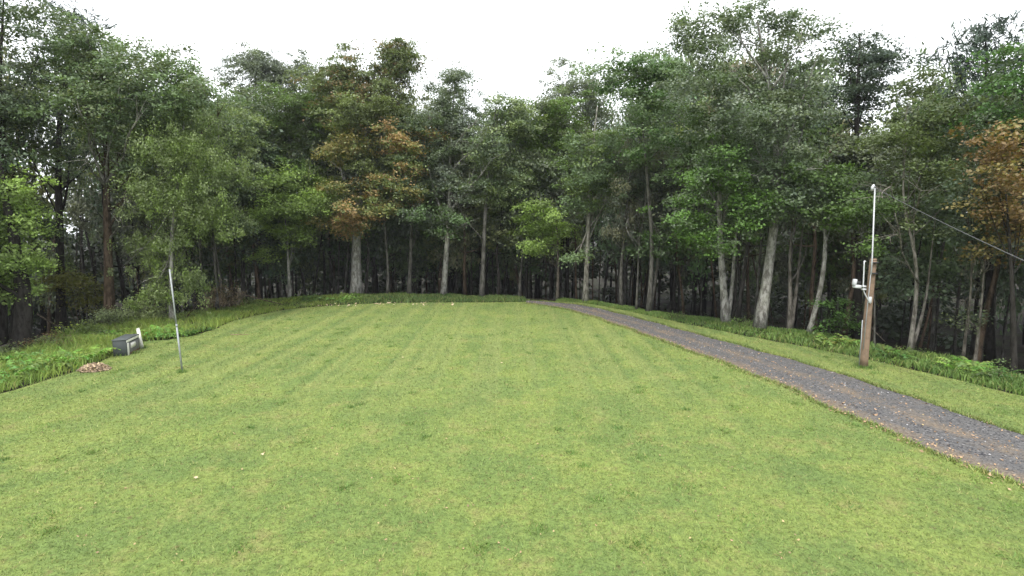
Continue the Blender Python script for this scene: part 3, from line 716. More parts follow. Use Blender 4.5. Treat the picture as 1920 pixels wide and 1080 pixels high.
for i in range(8):          # unit trunks, 10 m tall
    mb = MB(); w = rng.normal(0, .22, (6, 2)); w[0] = 0
    p = curve_pts([(w[k, 0] * k * .6, w[k, 1] * k * .6, k * 2.0) for k in range(6)], 11)
    mb.tube(p, .13 * np.linspace(1, .12, 11) * np.r_[1.3, np.ones(10)], 7, wob=.05)
    for k in range(7):
        j = rng.randint(3, 11); a = rng.uniform(0, 6.28); ln = rng.uniform(.7, 1.9)
        e = p[j] + np.array([math.cos(a) * ln, math.sin(a) * ln, rng.uniform(.1, .9)])
        mb.tube(curve_pts([p[j], (p[j] + e) / 2 + np.array([0, 0, -.08]), e], 5), .045 * np.linspace(1, .25, 5), 5, caps=False)
    v_ = np.concatenate(mb.v); me = mesh_np('woods_trunk', v_, [i_ for q in mb.f for i_ in q], [len(q) for q in mb.f], smooth=True)
    me.materials.append(BARK); TR.append(me)
ZONES = [(-1e9, -30, 'beyond the photo edge past the fallen log', 'woods trees past the fallen log'), (-30, 90, 'behind the fallen log', 'woods trees behind the fallen log'), (90, 300, 'behind the brown forked trunk', 'woods trees behind the brown forked trunk'),
         (300, 450, 'behind the feathery light green tree', 'woods trees behind the feathery tree'), (450, 620, 'behind the young bright maple', 'woods trees behind the young maple'), (620, 745, 'behind the stout pale maple trunk', 'woods trees behind the stout maple'),
         (745, 960, 'behind the white leaning birch', 'woods trees behind the leaning birch'), (960, 1080, 'at the dark mouth of the drive', 'woods trees at the mouth of the drive'), (1080, 1290, 'behind the driveway bend', 'woods trees behind the driveway bend'),
         (1290, 1480, 'behind the thick pale leaning trunk', 'woods trees behind the pale leaning trunk'), (1480, 1660, 'behind the utility pole', 'woods trees behind the utility pole'), (1660, 1850, 'behind the crooked dead limbs', 'woods trees behind the dead limbs'),
         (1850, 1960, 'behind the orange tree', 'woods trees behind the orange tree'), (1960, 1e9, 'beyond the photo edge past the orange tree', 'woods trees past the orange tree')]
placed = []
CN = ('green', 'dark green', 'grey-green', 'olive')
def wood_tree(x, y, top_px, seed, crown=(1.0, 1.0), low=.38, thick=1.0, cols=(GREEN, DARK, GREY, OLIVE), bark=None, grp=None):
    r_ = np.random.RandomState(seed)
    z = float(H(x, y)); u, _ = px_of(x, y, z)
    tp = deep(u, top_px, y)[2]; hgt = max(6.0, tp - z)
    bi = r_.randint(4)
    zn = [q for q in ZONES if q[0] <= u < q[1]][0]
    dd_ = float(seg_dist(np.array([x]), np.array([y]), OPEN)[0])
    lab = '%s %s tree %s %s' % ('stout' if thick > .95 else ('medium' if thick > .7 else 'slender'), ('black-barked', 'grey-barked', 'dull-barked', 'brown-barked')[bi],
                                'near the edge' if dd_ < 8 else ('farther in' if dd_ < 18 else 'deepest in'), zn[2])
    root = empty('woods_tree', (x, y, z), lab, 'tree', zn[3]); tl = .10 if thick < .7 else .045
    root.rotation_euler = (r_.normal(0, tl * .5), r_.normal(0, tl), 0)
    o = link('trunk', TR[r_.randint(len(TR))], None, root)
    o.scale = (thick, thick, hgt * .84 / 10); o.rotation_euler = (0, 0, r_.uniform(0, 6.28)); o.location = (0, 0, -.15)
    b_ = bark or (DARKB, MIDB, (.09, .083, .075), BROWN)[bi]; o.color = b_ + (1,)
    o = link('crown', VAR[r_.randint(len(VAR))], None, root)
    cz0 = hgt * low; hz = (hgt - cz0) / 2
    o.location = (0, 0, cz0 + hz); o.rotation_euler = (0, 0, r_.uniform(0, 6.28))
    o.scale = (crown[0] * r_.uniform(.8, 1.2), crown[0] * r_.uniform(.8, 1.2), hz / 3.4)
    ci = r_.randint(len(cols)); c1 = cols[ci]; root['label'] = lab.replace(' tree ', ' %s tree ' % CN[ci], 1); c2 = cols[r_.randint(len(cols))]
    leafcol(o, tuple(k * r_.uniform(.8, 1.15) for k in c1), c2, r_.uniform(0, .6))
    placed.append((x, y)); return root
n_try = 0
while len(placed) < 285 and n_try < 20000:
    n_try += 1
    x = rng.uniform(-62, 58); y = rng.uniform(8, 74)
    if inside(np.array([x]), np.array([y]), OPEN)[0]: continue
    d = float(seg_dist(np.array([x]), np.array([y]), OPEN)[0])
    if d < 1.6 or d > 36 or abs(x) > y * 1.25 + 7: continue
    if rng.uniform() > math.exp(-d / 26): continue
    if placed and min(math.hypot(x - a, y - b_) for a, b_ in placed) < 1.25 + d * .035: continue
    u, _ = px_of(x, y, 0)
    if y < 30 and abs(u - 960) < 1000 and d < 3.0: continue
    sk = np.interp(u, SK[:, 0], SK[:, 1])
    thin = 50 < u < 185                       # the sky shows low between these trunks
    if thin and rng.uniform() < .8: continue
    top = sk - 12 + rng.uniform(0, 120) + (40 if d < 6 else 0)
    wood_tree(x, y, top, n_try, crown=(rng.uniform(.85, 1.25),), low=rng.uniform(.12, .45), thick=rng.uniform(.4, 1.15))
print('woods trees', len(placed), 'tries', n_try)

# the far wood, one dense mass closing the view between the trunks
L = []
for k in range(330):
    a = rng.uniform(-1.02, .98); rr = rng.uniform(74, 92)
    x, y = math.sin(a) * rr, math.cos(a) * rr
    u, _ = px_of(x, y, 0); sk = np.interp(u, SK[:, 0], SK[:, 1]) + 60 + (300 if 40 < u < 200 else (90 if 0 < u < 380 else 0))
    top = deep(u, sk + rng.uniform(0, 90), y)[2]
    z = rng.uniform(-2, top - 2)
    L.append((x, y, z, rng.uniform(2.5, 4.5), 2.5, rng.uniform(2, 3.2), .8))
for k in range(330):      # understory
    a = rng.uniform(-1.05, 1.0); rr = rng.uniform(64, 88)
    L.append((math.sin(a) * rr, math.cos(a) * rr, rng.uniform(-7, 6), rng.uniform(2.5, 4.5), 2, rng.uniform(1.8, 3), .7))
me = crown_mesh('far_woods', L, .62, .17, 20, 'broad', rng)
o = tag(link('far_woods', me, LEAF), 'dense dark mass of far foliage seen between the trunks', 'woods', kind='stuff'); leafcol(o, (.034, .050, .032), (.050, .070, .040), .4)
print('far woods leaves', len(me.polygons), 'front leaves', NLEAF[0], 'variants', sum(len(v_.polygons) for v_ in VAR))
mb = MB()
for k in range(130):
    a = rng.uniform(-1.0, .96); rr = rng.uniform(58, 80); x, y = math.sin(a) * rr, math.cos(a) * rr; z = float(H(x, y))
    mb.tube([(x, y, z - .2), (x + rng.uniform(-.4, .4), y, z + 6), (x + rng.uniform(-.9, .9), y, z + rng.uniform(11, 15))], np.array([.2, .15, .07]) * rng.uniform(.6, 1.4), 5)
o = mb.build('far_tree_trunks', BARK); tag(o, 'thicket of far trunks too dim to count deep in the woods', 'woods', kind='stuff'); o.color = DARKB + (1,)

# ------------------------------------------------------------------ shrubs, brush, logs on the woods edge
def shrub(name, label, base, lobes, col, colb=None, turn=0.0, leaf=.11, Y=None, dens=1.6, style='broad', group=None, stems=5, cat='shrub'):
    p0 = flat(*base) if Y is None else deep(base[0], base[1], Y)
    z0 = float(H(p0[0], p0[1])); Y0 = p0[1]; s = Y0 / FPX; rng = np.random.RandomState(hash_(label) % 9999)
    root = empty(name, (p0[0], Y0, z0), label, cat, group); org = np.array([p0[0], Y0, z0]); L = []
    for q in lobes:
        c = deep(q[0], q[1], Y0 + rng.uniform(-.2, .2)) - org; L.append((c[0], c[1], c[2], q[2] * s, q[2] * s * .8, q[3] * s, q[4] if len(q) > 4 else 1))
    for _ in range(stems):
        q = L[rng.randint(len(L))]; mb = MB(); e = np.array(q[:3]) + rng.normal(size=3) * .15
        a = np.array([rng.uniform(-.15, .15), rng.uniform(-.1, .1), -.05])
        mb.tube(curve_pts([a, (a + e) / 2 + rng.normal(size=3) * .08, e], 6), np.linspace(.022, .007, 6), 5); o = mb.build('stem', BARK, root); o.color = BROWN + (1,)
    me = crown_mesh('foliage', L, leaf, dens * 2.2, 26, style, rng)
    o = link('foliage', me, LEAF, root); leafcol(o, col, colb, turn); return root
shrub('shrub', 'low grey-green shrub at the foot of the brown forked trunk', (198, 612), [(207, 590, 20, 18), (190, 603, 16, 13)], (.20, .24, .13), OLIVE, .4)
shrub('shrub', 'rounded pale leafy shrub between the brown trunk and the metal pole', (272, 603), [(262, 586, 30, 18), (292, 580, 20, 20), (243, 598, 20, 13)], (.20, .24, .115), OLIVE, .5)
shrub('shrub', 'yellow-green bush inside the woods beside the dark pine trunk', (150, 600), [(140, 530, 36, 22), (165, 560, 26, 24), (120, 520, 20, 18), (180, 590, 14, 14)], (.13, .14, .035), (.20, .19, .04), .4, Y=27.5, leaf=.14, dens=1.0)
shrub('shrub', 'reddish brown weedy bush at the rim of the left bank', (88, 655), [(85, 640, 22, 14), (60, 650, 18, 10), (110, 636, 14, 12)], (.13, .085, .05), OLIVE, .5, leaf=.09)
shrub('seedling', 'single bright yellow-green seedling above the bank', (106, 648), [(106, 632, 8, 10)], (.24, .30, .05), leaf=.12, stems=2, cat='plant')
shrub('brush_pile', 'brown heap of dead leafy brush beside slim grey trunks', (412, 580), [(408, 566, 28, 14), (425, 555, 16, 14), (418, 542, 14, 8), (390, 574, 16, 9)], (.17, .13, .09), (.12, .10, .07), .5, leaf=.15, style='hang', cat='brush pile')
shrub('shrub', 'low green sapling leaves at the far rim left of the stout pale trunk', (585, 566), [(585, 561, 16, 6), (565, 566, 12, 4)], (.09, .16, .04), leaf=.16)
shrub('weed', 'broad leaved weed at the foot of the stout pale trunk', (655, 566), [(652, 560, 10, 6), (662, 558, 6, 7)], (.15, .25, .05), leaf=.17, stems=2, cat='plant')
for b_, l_, c_, lb in (
    ((25, 668), [(20, 655, 22, 12), (40, 662, 14, 8)], (.10, .13, .05), 'ragged low bush on the bank under the near bright maple'),
    ((150, 632), [(150, 622, 20, 10), (170, 618, 14, 9)], (.12, .16, .055), 'low tangled bush left of the brown forked trunk'),
    ((232, 612), [(232, 602, 14, 9)], (.14, .19, .06), 'small round bush right of the brown forked trunk'),
    ((350, 597), [(352, 592, 14, 7), (372, 592, 10, 5)], (.12, .17, .055), 'leafy bush behind the metal pole at the rim of the bank'),
    ((470, 573), [(468, 567, 20, 6), (450, 570, 14, 6)], (.10, .14, .05), 'flat green bush right of the brown brush heap'),
    ((1265, 598), [(1265, 590, 14, 6)], (.09, .14, .045), 'tiny bush at the verge beyond the drive near the twin grey trunks'),
    ((1395, 612), [(1394, 604, 14, 7), (1402, 608, 9, 5)], (.11, .17, .05), 'small bush between the two thickest pale trunks'),
    ((1700, 664), [(1698, 655, 20, 8), (1682, 658, 12, 6)], (.11, .16, .05), 'low bush under the crooked dead limbs'),
    ((1880, 712), [(1878, 700, 20, 12), (1895, 706, 14, 9)], (.085, .13, .045), 'dark bush in the verge beneath the orange tree')):
    shrub('shrub', lb, b_, l_, c_, OLIVE, .35, leaf=.10)
def stick(name, label, pix, w, col, cat, Y=None, lift=.03, group=None):
    pts = []
    for q in pix:
        p = flat(q[0], q[1]) if len(q) == 2 else deep(q[0], q[1], q[2]); pts.append(p + np.array([0, 0, lift]))
    c = pts[0].copy(); mb = MB(); mb.tube(curve_pts(pts, 9), np.linspace(w, w * .45, 9), 7, wob=.1)
    for k in (3, 5, 6):
        q = curve_pts(pts, 9); mb.tube([q[k], q[k] + np.array([R.uniform(-.3, .3), R.uniform(-.2, .2), R.uniform(.15, .4)])], [w * .3, w * .1], 5)
    o = mb.build(name, BARK, loc=c); o.color = col + (1,); return tag(o, label, cat, group)
stick('fallen_log', 'grey fallen log angled on the dark bank, cut by the photo edge', [(-20, 660, 22.5), (20, 648, 22.5), (48, 628, 22.6), (60, 615, 22.6)], .10, (.24, .21, .19), 'log')
stick('fallen_branch', 'long thin dead branch sloping down right of the brush heap', [(440, 548, 31), (480, 560, 31), (530, 572, 30)], .04, (.17, .13, .10), 'branch')
stick('fallen_branch', 'dead branch crossing low behind the left bank', [(70, 590, 25), (110, 615, 24), (160, 625, 24)], .045, (.12, .10, .08), 'branch')
stick('fallen_branch', 'thin dead branch leaning against the woods floor behind the utility pole', [(1630, 610, 24), (1645, 628, 23.5), (1660, 642, 23.3)], .03, (.20, .17, .14), 'branch')
stick('fallen_stick', 'small bleached stick lying alone on the mown lawn', [(432, 628.5), (450, 628), (466, 628)], .022, (.40, .30, .20), 'stick', lift=.02)

# ------------------------------------------------------------------ ferns and broad-leaved plants
def frond_mesh(n=7, L=.6, wid=.14, droop=.5, seed=0):
    r_ = np.random.RandomState(seed); v = []; loops = []; cnt = []
    P_ = [(t, math.sin(t * 1.5) * .55 - droop * t * t * .55) for t in np.linspace(0, 1, n + 1)]
    for i in range(n):
        x0, z0 = P_[i]; x1, z1 = P_[i + 1]
        for s_ in (-1, 1):
            w_ = wid * math.sin(math.pi * min(1, (i + .8) / (n + .4))) * r_.uniform(.8, 1.15)
            b0 = len(v)
            v += [(x0 * L, 0, z0 * L), ((x0 * .55 + x1 * .45) * L + .05, s_ * w_, (z0 + z1) / 2 * L - .035), (x1 * L, 0, z1 * L)]
            loops += [b0, b0 + 1, b0 + 2]; cnt.append(3)
    return mesh_np('frond', v, loops, cnt, {'rnd': r_.uniform(0, 1, len(cnt)), 'clu': r_.uniform(0, 1, len(cnt))})
FR = [frond_mesh(seed=k, L=.55 + .05 * k, wid=.09 + .012 * k, droop=.5 + .2 * k) for k in range(4)]
BL = [frond_mesh(n=4, seed=k + 9, L=.42, wid=.10, droop=.9) for k in range(2)]
for q in FR + BL: q.materials.append(LEAF)
fernc = 0
def fern(px, py, scale, col, label, group, kind='fern', nf=9):
    global fernc
    fernc += 1; r_ = np.random.RandomState(fernc + 500); p = flat(px, py)
    z = float(H(p[0], p[1])); root = empty(kind, (p[0], p[1], z), label, kind if kind == 'fern' else 'plant', group, r_.uniform(0, 6.28))
    for k in range(nf):
        o = link('frond' if kind == 'fern' else 'leaf', (FR if kind == 'fern' else BL)[r_.randint(4 if kind == 'fern' else 2)], None, root)
        s_ = 1.2 * scale * r_.uniform(.75, 1.2); o.scale = (s_, s_, s_ * r_.uniform(.8, 1.3))
        o.rotation_euler = (r_.uniform(-.2, .2), r_.uniform(-.35, .1), k * 6.283 / nf + r_.uniform(-.3, .3)); o.location = (0, 0, .02)
        leafcol(o, tuple(c * r_.uniform(.8, 1.25) for c in col), (.20, .26, .05), .15)
def fern_patch(n, x0, x1, f_lo, f_hi, scale, col, label, group, kind='fern', nf=9, seed=0):
    r_ = np.random.RandomState(seed + 3)
    for k in range(n):
        x = r_.uniform(x0, x1); t = (x - x0) / (x1 - x0)
        ya = f_lo[0] * (1 - t) + f_lo[1] * t; yb = f_hi[0] * (1 - t) + f_hi[1] * t
        fern(x, r_.uniform(ya, yb), scale, col, label, group, kind, nf)
fern_patch(11, 15, 115, (722, 690), (706, 676), 1.0, (.120, .220, .050), 'dark leafy fern on the bank near the lower photo edge', 'ferns on the near bank', seed=1)
fern_patch(9, 110, 192, (694, 672), (684, 662), 1.0, (.160, .270, .055), 'bright fern on the bank between the dead leaf heap and the woods', 'ferns behind the leaf heap', seed=2)
fern_patch(11, 120, 225, (658, 628), (650, 618), 1.1, (.170, .280, .065), 'tall leafy weed on the bank up behind the leaf heap and grey box', 'leafy weeds behind the grey box', 'leafy_plant', 12, seed=11)
fern_patch(8, 20, 110, (684, 664), (672, 652), 1.1, (.140, .240, .060), 'leafy weed on the near bank by the photo edge above the ferns', 'leafy weeds on the near bank', 'leafy_plant', 12, seed=12)
fern_patch(6, 560, 720, (567, 561), (563, 558), 1.0, (.130, .220, .060), 'small leafy weed in the grass strip beneath the stout pale maple', 'weeds under the stout maple', 'leafy_plant', 10, seed=13)
fern_patch(9, 272, 322, (640, 634), (632, 622), 1.0, (.150, .270, .055), 'arching green plant between the grey box and the metal pole', 'arching plants beside the grey box', seed=3)
fern_patch(9, 330, 388, (633, 625), (625, 616), .85, (.070, .135, .032), 'dark green plant mounded just behind the metal pole', 'mounded plants behind the metal pole', 'leafy_plant', 11, seed=4)
fern_patch(9, 1530, 1600, (646, 656), (636, 648), .85, (.200, .285, .075), 'yellow-green fern left of the utility pole', 'ferns beside the utility pole', seed=5)
fern_patch(4, 1655, 1725, (668, 682), (660, 672), .8, (.085, .155, .040), 'small fern just right of the utility pole', 'ferns right of the utility pole', seed=6)
fern_patch(9, 1780, 1845, (698, 706), (682, 694), .85, (.150, .260, .060), 'bright arching fern in the verge under the dead limbs', 'ferns in the verge near the photo edge', seed=7)
fern_patch(3, 1855, 1910, (712, 722), (702, 714), .75, (.060, .120, .032), 'dim small fern at the end of the verge by the photo edge', 'dim ferns by the photo edge', seed=8)

# ------------------------------------------------------------------ utility pole with mast, lamp and cable
WOOD = flat_mat('weathered_pole_wood', (.235, .165, .115), .85, .2, 0, .35, 5, (.10, .075, .055), .01)
nt = WOOD.node_tree
WHITE = flat_mat('white_painted_metal', (.52, .53, .54), .4, .4, 0, .08, 6)
GALV = flat_mat('galvanised_steel', (.33, .35, .36), .55, .4, .25, .25, 9)
DARKM = flat_mat('dark_fittings', (.03, .03, .032), .5, .4)
foot = flat(1619, 688); Yp = foot[1]
ptop = deep(1638, 487, Yp)
up_root = empty('utility_pole', foot, 'weathered wooden utility pole with a white mast, standing beyond the driveway', 'utility pole')
def rel(px, py, dy=0.0): return deep(px, py, Yp + dy) - foot
mb = MB(); P_ = curve_pts([rel(1618.5, 690), rel(1627, 590), rel(1637.5, 487)], 10)
mb.tube(P_, np.linspace(.138, .105, 10), 14, wob=.02); mb.build('post', WOOD, up_root)
mb = MB(); mb.tube([rel(1637.5, 488), rel(1637.6, 485)], [.112, .09], 14); mb.build('post_cap', WOOD, up_root)
mb = MB(); mb.tube([rel(1633.5, 515, -.16), rel(1635.5, 480, -.14), rel(1640.5, 352, -.1)], .022, 10); mb.build('mast', WHITE, up_root)
mb = MB(); mb.tube([rel(1641, 350, -.1), rel(1638, 347.5, -.1), rel(1635.6, 351, -.12), rel(1635.2, 357, -.12)], [.036, .045, .045, .04], 10); mb.build('weatherhead', WHITE, up_root)
for yy, xx in ((512, 1635), (492, 1637)):
    mb = MB(); c0 = rel(xx, yy); mb.box(c0 + np.array([-.02, -.14, 0]), (.10, .06, .022), bev=.008); mb.build('strap', DARKM, up_root)
mb = MB(); mb.tube([rel(1610.5, 686, -.1), rel(1614.5, 640, -.14), rel(1617, 600, -.15)], .016, 6); mb.build('ground_rod', GALV, up_root)
mb = MB(); mb.tube([rel(1618.5, 655, -.15), rel(1627, 570, -.15), rel(1634, 500, -.15)], .014, 6); mb.build('conduit', GALV, up_root)
# lamp on its bent arm, bolted to the pole
lp = empty('floodlight', rel(1631, 566) + foot, 'white twin-headed floodlight on a bent white arm fixed to the utility pole', 'floodlight')
lo = np.array(lp.location)
def rl(px, py, dy=0.0): return deep(px, py, Yp + dy) - lo
mb = MB(); mb.tube(curve_pts([rl(1632, 569, -.17), rl(1624, 556, -.2), rl(1618, 545, -.22), rl(1619, 525, -.22), rl(1620.5, 489, -.22)], 14), .020, 8); mb.build('arm', WHITE, lp)
mb = MB(); mb.box(rl(1631.5, 562, -.17), (.045, .03, .10), bev=.01); mb.build('mount_plate', WHITE, lp)
for yy in (537, 542.5):
    mb = MB(); mb.box(rl(1619.5, yy, -.23), (.065, .05, .026), bev=.008); mb.build('clamp', WHITE, lp)
mb = MB(); mb.box(rl(1607, 537, -.22), (.115, .085, .058), ry=.1, bev=.02); mb.build('lamp_housing', WHITE, lp)
mb = MB(); mb.box(rl(1602.5, 529, -.24), (.048, .07, .105), ry=.15, bev=.018); mb.build('lamp_head', WHITE, lp)
mb = MB(); mb.box(rl(1609.5, 530, -.25), (.065, .05, .04), bev=.012); mb.build('lamp_bracket', DARKM, lp)
mb = MB(); mb.tube([rl(1612, 536, -.22), rl(1619, 538, -.22)], .03, 8); mb.build('lamp_neck', DARKM, lp)
mb = MB(); mb.tube([rl(1621, 489, -.22), rl(1623.5, 491, -.22)], .02, 6); mb.build('arm_hook', WHITE, lp)
a = rel(1641, 352, -.1) + foot; bq = deep(1925, 477, 9.0)
e = a + (bq - a) * 1.75
mb = MB(); ts = np.linspace(0, 1, 26); line = a + (e - a) * ts[:, None]; line[:, 2] -= .5 * ts * (1 - ts)
mb.tube(line, .0075, 6)
tag(mb.build('overhead_cable', flat_mat('cable_sheath', (.10, .10, .105), .6), loc=a), 'thin grey cable running from the mast top toward the house', 'cable')

# ------------------------------------------------------------------ thin metal pole on the lawn
pb = flat(342, 697); Yq = pb[1]
root = empty('metal_pole', pb, 'thin leaning galvanised pole standing in the lawn by the grey box', 'pole')
q = lambda px, py, dy=0.0: deep(px, py, Yq + dy) - pb
mb = MB(); mb.tube([q(342, 698), q(331, 610)], .028, 10); mb.build('lower_tube', GALV, root)
mb = MB(); mb.tube([q(331.3, 612), q(318, 505)], .022, 10); mb.build('upper_tube', flat_mat('pale_steel_tube', (.36, .38, .39), .6, .3, 0), root)
mb = MB(); mb.tube([q(331.6, 613), q(330.9, 608)], .033, 10); mb.build('collar', GALV, root)

# ------------------------------------------------------------------ grey box with its white lettering, and the white post
BOXM = flat_mat('dark_grey_box', (.052, .060, .060), .6, .3, 0, .2, 5)
LID = flat_mat('grey_box_lid', (.085, .095, .095), .6, .3, 0, .2, 5)
WH2 = flat_mat('weathered_white_paint', (.72, .71, .66), .6, .3, 0, .2, 14, (.36, .26, .16))
c = flat(239, 667)
bxr = empty('utility_box', (c[0], c[1], 0), 'dark grey metal box with a white letter P on its side, at the lawn rim', 'utility box', rz=math.radians(15))
# local: front edge corner at the origin; one face runs to -x, the other recedes to +x side along +y
s = c[1] / FPX
Wd, Dp, Ht = .46, 1.12, .60
def part(name, mat, *boxes, parent=bxr):
    mb = MB()
    for (cc, hf, *k) in boxes: mb.box(cc, hf, bev=(k[0] if k else .006))
    return mb.build(name, mat, parent, smooth=False)
part('body', BOXM, ((-Wd / 2, Dp / 2, Ht / 2 - .02), (Wd / 2, Dp / 2, Ht / 2), .015))
part('lid', LID, ((-Wd / 2, Dp / 2, Ht + .005), (Wd / 2 + .015, Dp / 2 + .015, .022), .008))
part('white_trim', WH2, ((.006, Dp / 2, Ht - .055), (.006, Dp / 2, .045), .002))
part('side_panel', flat_mat('grey_side_panel', (.17, .165, .17), .7), ((.0035, Dp / 2 + .04, Ht / 2 - .05), (.0035, Dp / 2 - .06, .20), .001))
# the letter P: stem, bowl
lm_ = MB(); t_ = .012
lm_.box((.008, .10, .235), (.010, .060, .235), bev=.002)
lm_.build('letter_stem', WH2, bxr, smooth=False)
lm_ = MB()
ang = np.linspace(-math.pi / 2, math.pi / 2, 9)
out = [(.30, .44), (.30, .25)]
pts2 = [(.33, .22)] + [(.62 + .17 * math.cos(a_), .315 + .095 * math.sin(a_)) for a_ in ang] + [(.33, .41)]
V = [(0.005, y_, z_) for y_, z_ in pts2] + [(.016, y_, z_) for y_, z_ in pts2]; n = len(pts2)
lm_.add(V, [tuple(range(n))[::-1], tuple(range(n, 2 * n))] + [(i, (i + 1) % n, n + (i + 1) % n, n + i) for i in range(n)])
lm_.build('letter_bowl', WH2, bxr, smooth=False)
part('base_rail', flat_mat('rusty_rail', (.16, .09, .05), .8), ((.008, Dp / 2 + .1, .05), (.008, Dp / 2 - .12, .022), .002))
w0 = flat(267, 653)
root = empty('marker_post', (w0[0], w0[1], 0), 'short white weathered post leaning behind the grey box', 'post')
mb = MB(); a_ = np.array([0, 0, -.05]); b_ = deep(258.5, 617, w0[1]) - w0
mb.tube([a_, b_], .075, 4); mb.build('post', WH2, root, smooth=False)
mb = MB(); mb.tube([b_, b_ + np.array([-.01, 0, .03])], [.085, .06], 4); mb.build('cap', WH2, root, smooth=False)

fx, fy = [], []
for (u_, v_, rx_, ry_, n_) in ((1619, 689, .28, .22, 260), (342, 698, .12, .10, 90), (222, 668, .15, .06, 30), (253, 662, .2, .12, 50), (267, 653, .15, .12, 90)):
    c_ = flat(u_, v_); fx.append(c_[0] + R.normal(size=n_) * rx_ * .6); fy.append(c_[1] + R.normal(size=n_) * ry_ * .6)
fx, fy = np.concatenate(fx), np.concatenate(fy)
blades('untrimmed_grass', fx, fy, np.zeros(len(fx)), R.uniform(.06, .17, len(fx)), R.uniform(.015, .03, len(fx)), R.uniform(.2, .9, len(fx)), VERGE,
       'longer grass the mower missed around the poles and the grey box', bend=False)
# ------------------------------------------------------------------ dead leaves
DEAD = make_blade_mat('dead_leaf', ((.30, .19, .11), (.44, .29, .18)), .8, .1)
def scatter(name, label, x, y, z, size, mat=DEAD, kind='stuff', cat='leaves', tilt=.35):
    n = len(x); nn = R.normal(size=(n, 3)) * tilt + np.array([0, 0, 1])
    me = leaf_mesh(name, np.stack([x, y, z], 1), nn, size, R.uniform(0, 1, n), .6)
    return tag(link(name, me, mat), label, cat, kind=kind)
c = flat(177, 694); n = 900
rr = np.sqrt(R.uniform(0, 1, n)); a_ = R.uniform(0, 6.28, n)
x = rr * np.cos(a_) * .50; y = rr * np.sin(a_) * .36; z = .03 + (1 - rr ** 2) * R.uniform(.1, 1, n) * .24
mb = MB(); pr = empty('leaf_heap', (c[0], c[1], 0), 'heap of pinkish tan dead leaves and chips on the lawn rim', 'leaf heap')
me = leaf_mesh('leaves', np.stack([x, y, z], 1), R.normal(size=(n, 3)) * .6 + np.array([0, 0, .7]), R.uniform(.05, .13, n), R.uniform(0, 1, n), .6)
o = link('leaves', me, make_blade_mat('heap_leaf', ((.29, .21, .145), (.45, .34, .24)), .9, .05), pr); o['kind'] = 'stuff'
mb.add(*(lambda an: ([(0, 0, .20)] + [(math.cos(t) * .40, math.sin(t) * .29, .0) for t in an], [(0, i + 1, (i + 1) % 12 + 1) for i in range(12)]))(np.linspace(0, 6.283, 13)[:12]))
mb.build('heap_core', flat_mat('rotting_leaves', (.10, .065, .04), .9), pr)
# along the drive
k = R.randint(0, ND - 1, 5200); side = R.uniform(0, 1, 5200)
t = np.where(side < .5, R.normal(.03, .07, 5200), np.where(side < .75, R.normal(.52, .13, 5200), R.uniform(0, 1.02, 5200)))
p = DL[k] * (1 - t)[:, None] + DRR[k] * t[:, None] + R.uniform(-.1, .1, (5200, 2)); m_ = p[:, 1] > 8; p = p[m_]
scatter('fallen_driveway_leaves', 'tan dead leaves strewn along the driveway and its near edge', p[:, 0], p[:, 1], np.full(len(p), .045), R.uniform(.03, .085, len(p)))
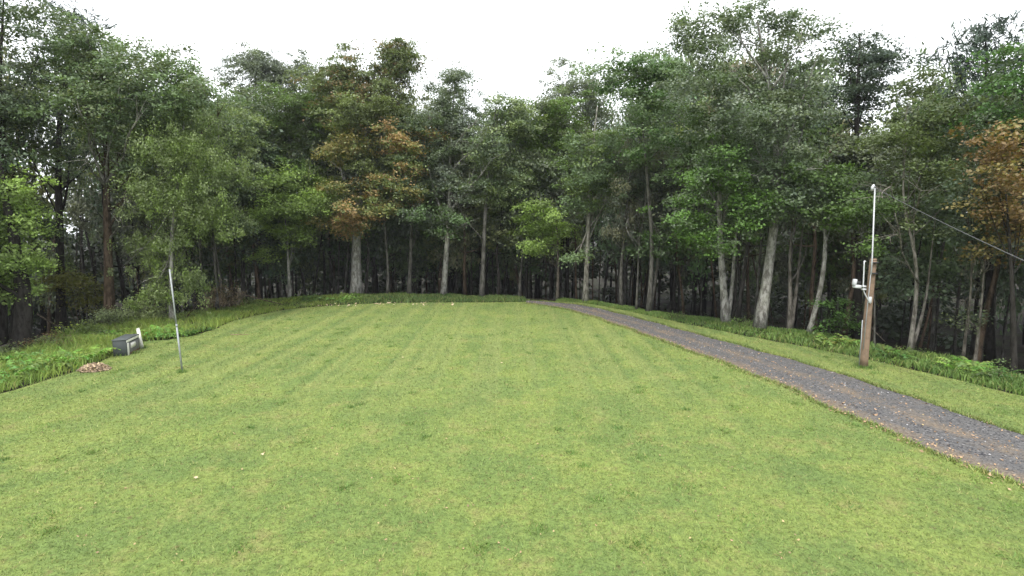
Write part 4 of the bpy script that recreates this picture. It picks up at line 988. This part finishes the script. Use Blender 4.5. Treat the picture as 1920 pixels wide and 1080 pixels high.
# pale leaves at the far rim of the lawn, and a few over the lawn
u = R.uniform(560, 850, 60); vv = 571 + R.uniform(-2.5, 2.5, 60) + np.abs(u - 800) * .012
p = np.array([flat(a, b_) for a, b_ in zip(u, vv)])
DEAD2 = make_blade_mat('pale_dead_leaf', ((.60, .45, .30), (.66, .52, .36)), .4, .1)
scatter('fallen_rim_leaves', 'line of pale dead leaves along the far rim of the lawn', p[:, 0], p[:, 1], np.full(60, .08), R.uniform(.10, .2, 60), DEAD2)
n = 260; u = R.uniform(100, 1500, n); vv = R.uniform(580, 1060, n); p = np.array([flat(a, b_) for a, b_ in zip(u, vv)])
scatter('fallen_lawn_leaves', 'tiny brown leaf specks sprinkled over the lawn', p[:, 0], p[:, 1], np.full(n, .04), R.uniform(.03, .06, n))
for i, (u_, v_, s_, lb) in enumerate(((367, 899, .10, 'pale curled leaf lying alone on the near lawn, lowest of the two'), (492, 855, .08, 'small pale leaf lying on the lawn farther up than the other'),
                                     (940, 682, .09, 'pale leaf speck near the middle of the lawn'), (755, 672, .07, 'faint pale leaf speck left of the lawn middle'))):
    c = flat(u_, v_); V = []
    for k in range(10):
        t = k * 6.283 / 10; r_ = s_ * (.62 if k % 2 else 1.0) / 2; V.append((math.cos(t) * r_, math.sin(t) * r_ * .8, .045 + .012 * math.sin(2 * t)))
    me = mesh_np('fallen_leaf', [(0, 0, .06)] + V, [j for k in range(10) for j in (0, k + 1, (k + 1) % 10 + 1)], [3] * 10, {'rnd': np.full(10, .5)})
    tag(link('fallen_leaf', me, DEAD2, loc=(c[0], c[1], 0)), lb, 'leaf')
# stones in the gravel, pale chips that catch the eye
n = 420; k = R.randint(0, ND - 1, n); t = R.uniform(.0, 1.0, n); p = DL[k] * (1 - t)[:, None] + DRR[k] * t[:, None]; p = p[p[:, 1] > 8]
mb = MB()
for q_ in p:
    r_ = R.uniform(.012, .034); V = [(q_[0] + r_ * dx, q_[1] + r_ * dy * .8, .03 + r_ * dz * .7) for dx, dy, dz in ((1, 0, 0), (0, 1, 0), (-1, 0, 0), (0, -1, 0), (.1, .1, 1))]
    mb.add(V, [(0, 1, 4), (1, 2, 4), (2, 3, 4), (3, 0, 4)])
tag(mb.build('driveway_gravel', flat_mat('pale_stone', (.42, .41, .42), .8), smooth=False), 'loose pale stones scattered over the driveway', 'gravel', kind='stuff')

print('TOTAL tris', sum(sum(len(p.vertices)-2 for p in o.data.polygons) if len(o.data.polygons)<5000 else 2*len(o.data.polygons) for o in {o.data.name:o for o in bpy.data.objects if o.type=='MESH'}.values()))

# ------------------------------------------------------------------ thin haze added to give a greyish lens veil
m = bpy.data.materials.new('air'); m.use_nodes = True; nt = m.node_tree
nt.nodes.remove(nt.nodes['Principled BSDF'])
pv = nt.nodes.new('ShaderNodeVolumePrincipled'); pv.inputs['Density'].default_value = 0.00032; pv.inputs['Color'].default_value = (.93, .95, 1, 1)
nt.links.new(pv.outputs[0], nt.nodes['Material Output'].inputs['Volume'])
mb = MB(); mb.box((0, 0, 10.5), (1000, 1000, 19)); tag(mb.build('haze', m, smooth=False), 'thin pale haze added in place of lens veil', 'haze', kind='stuff')
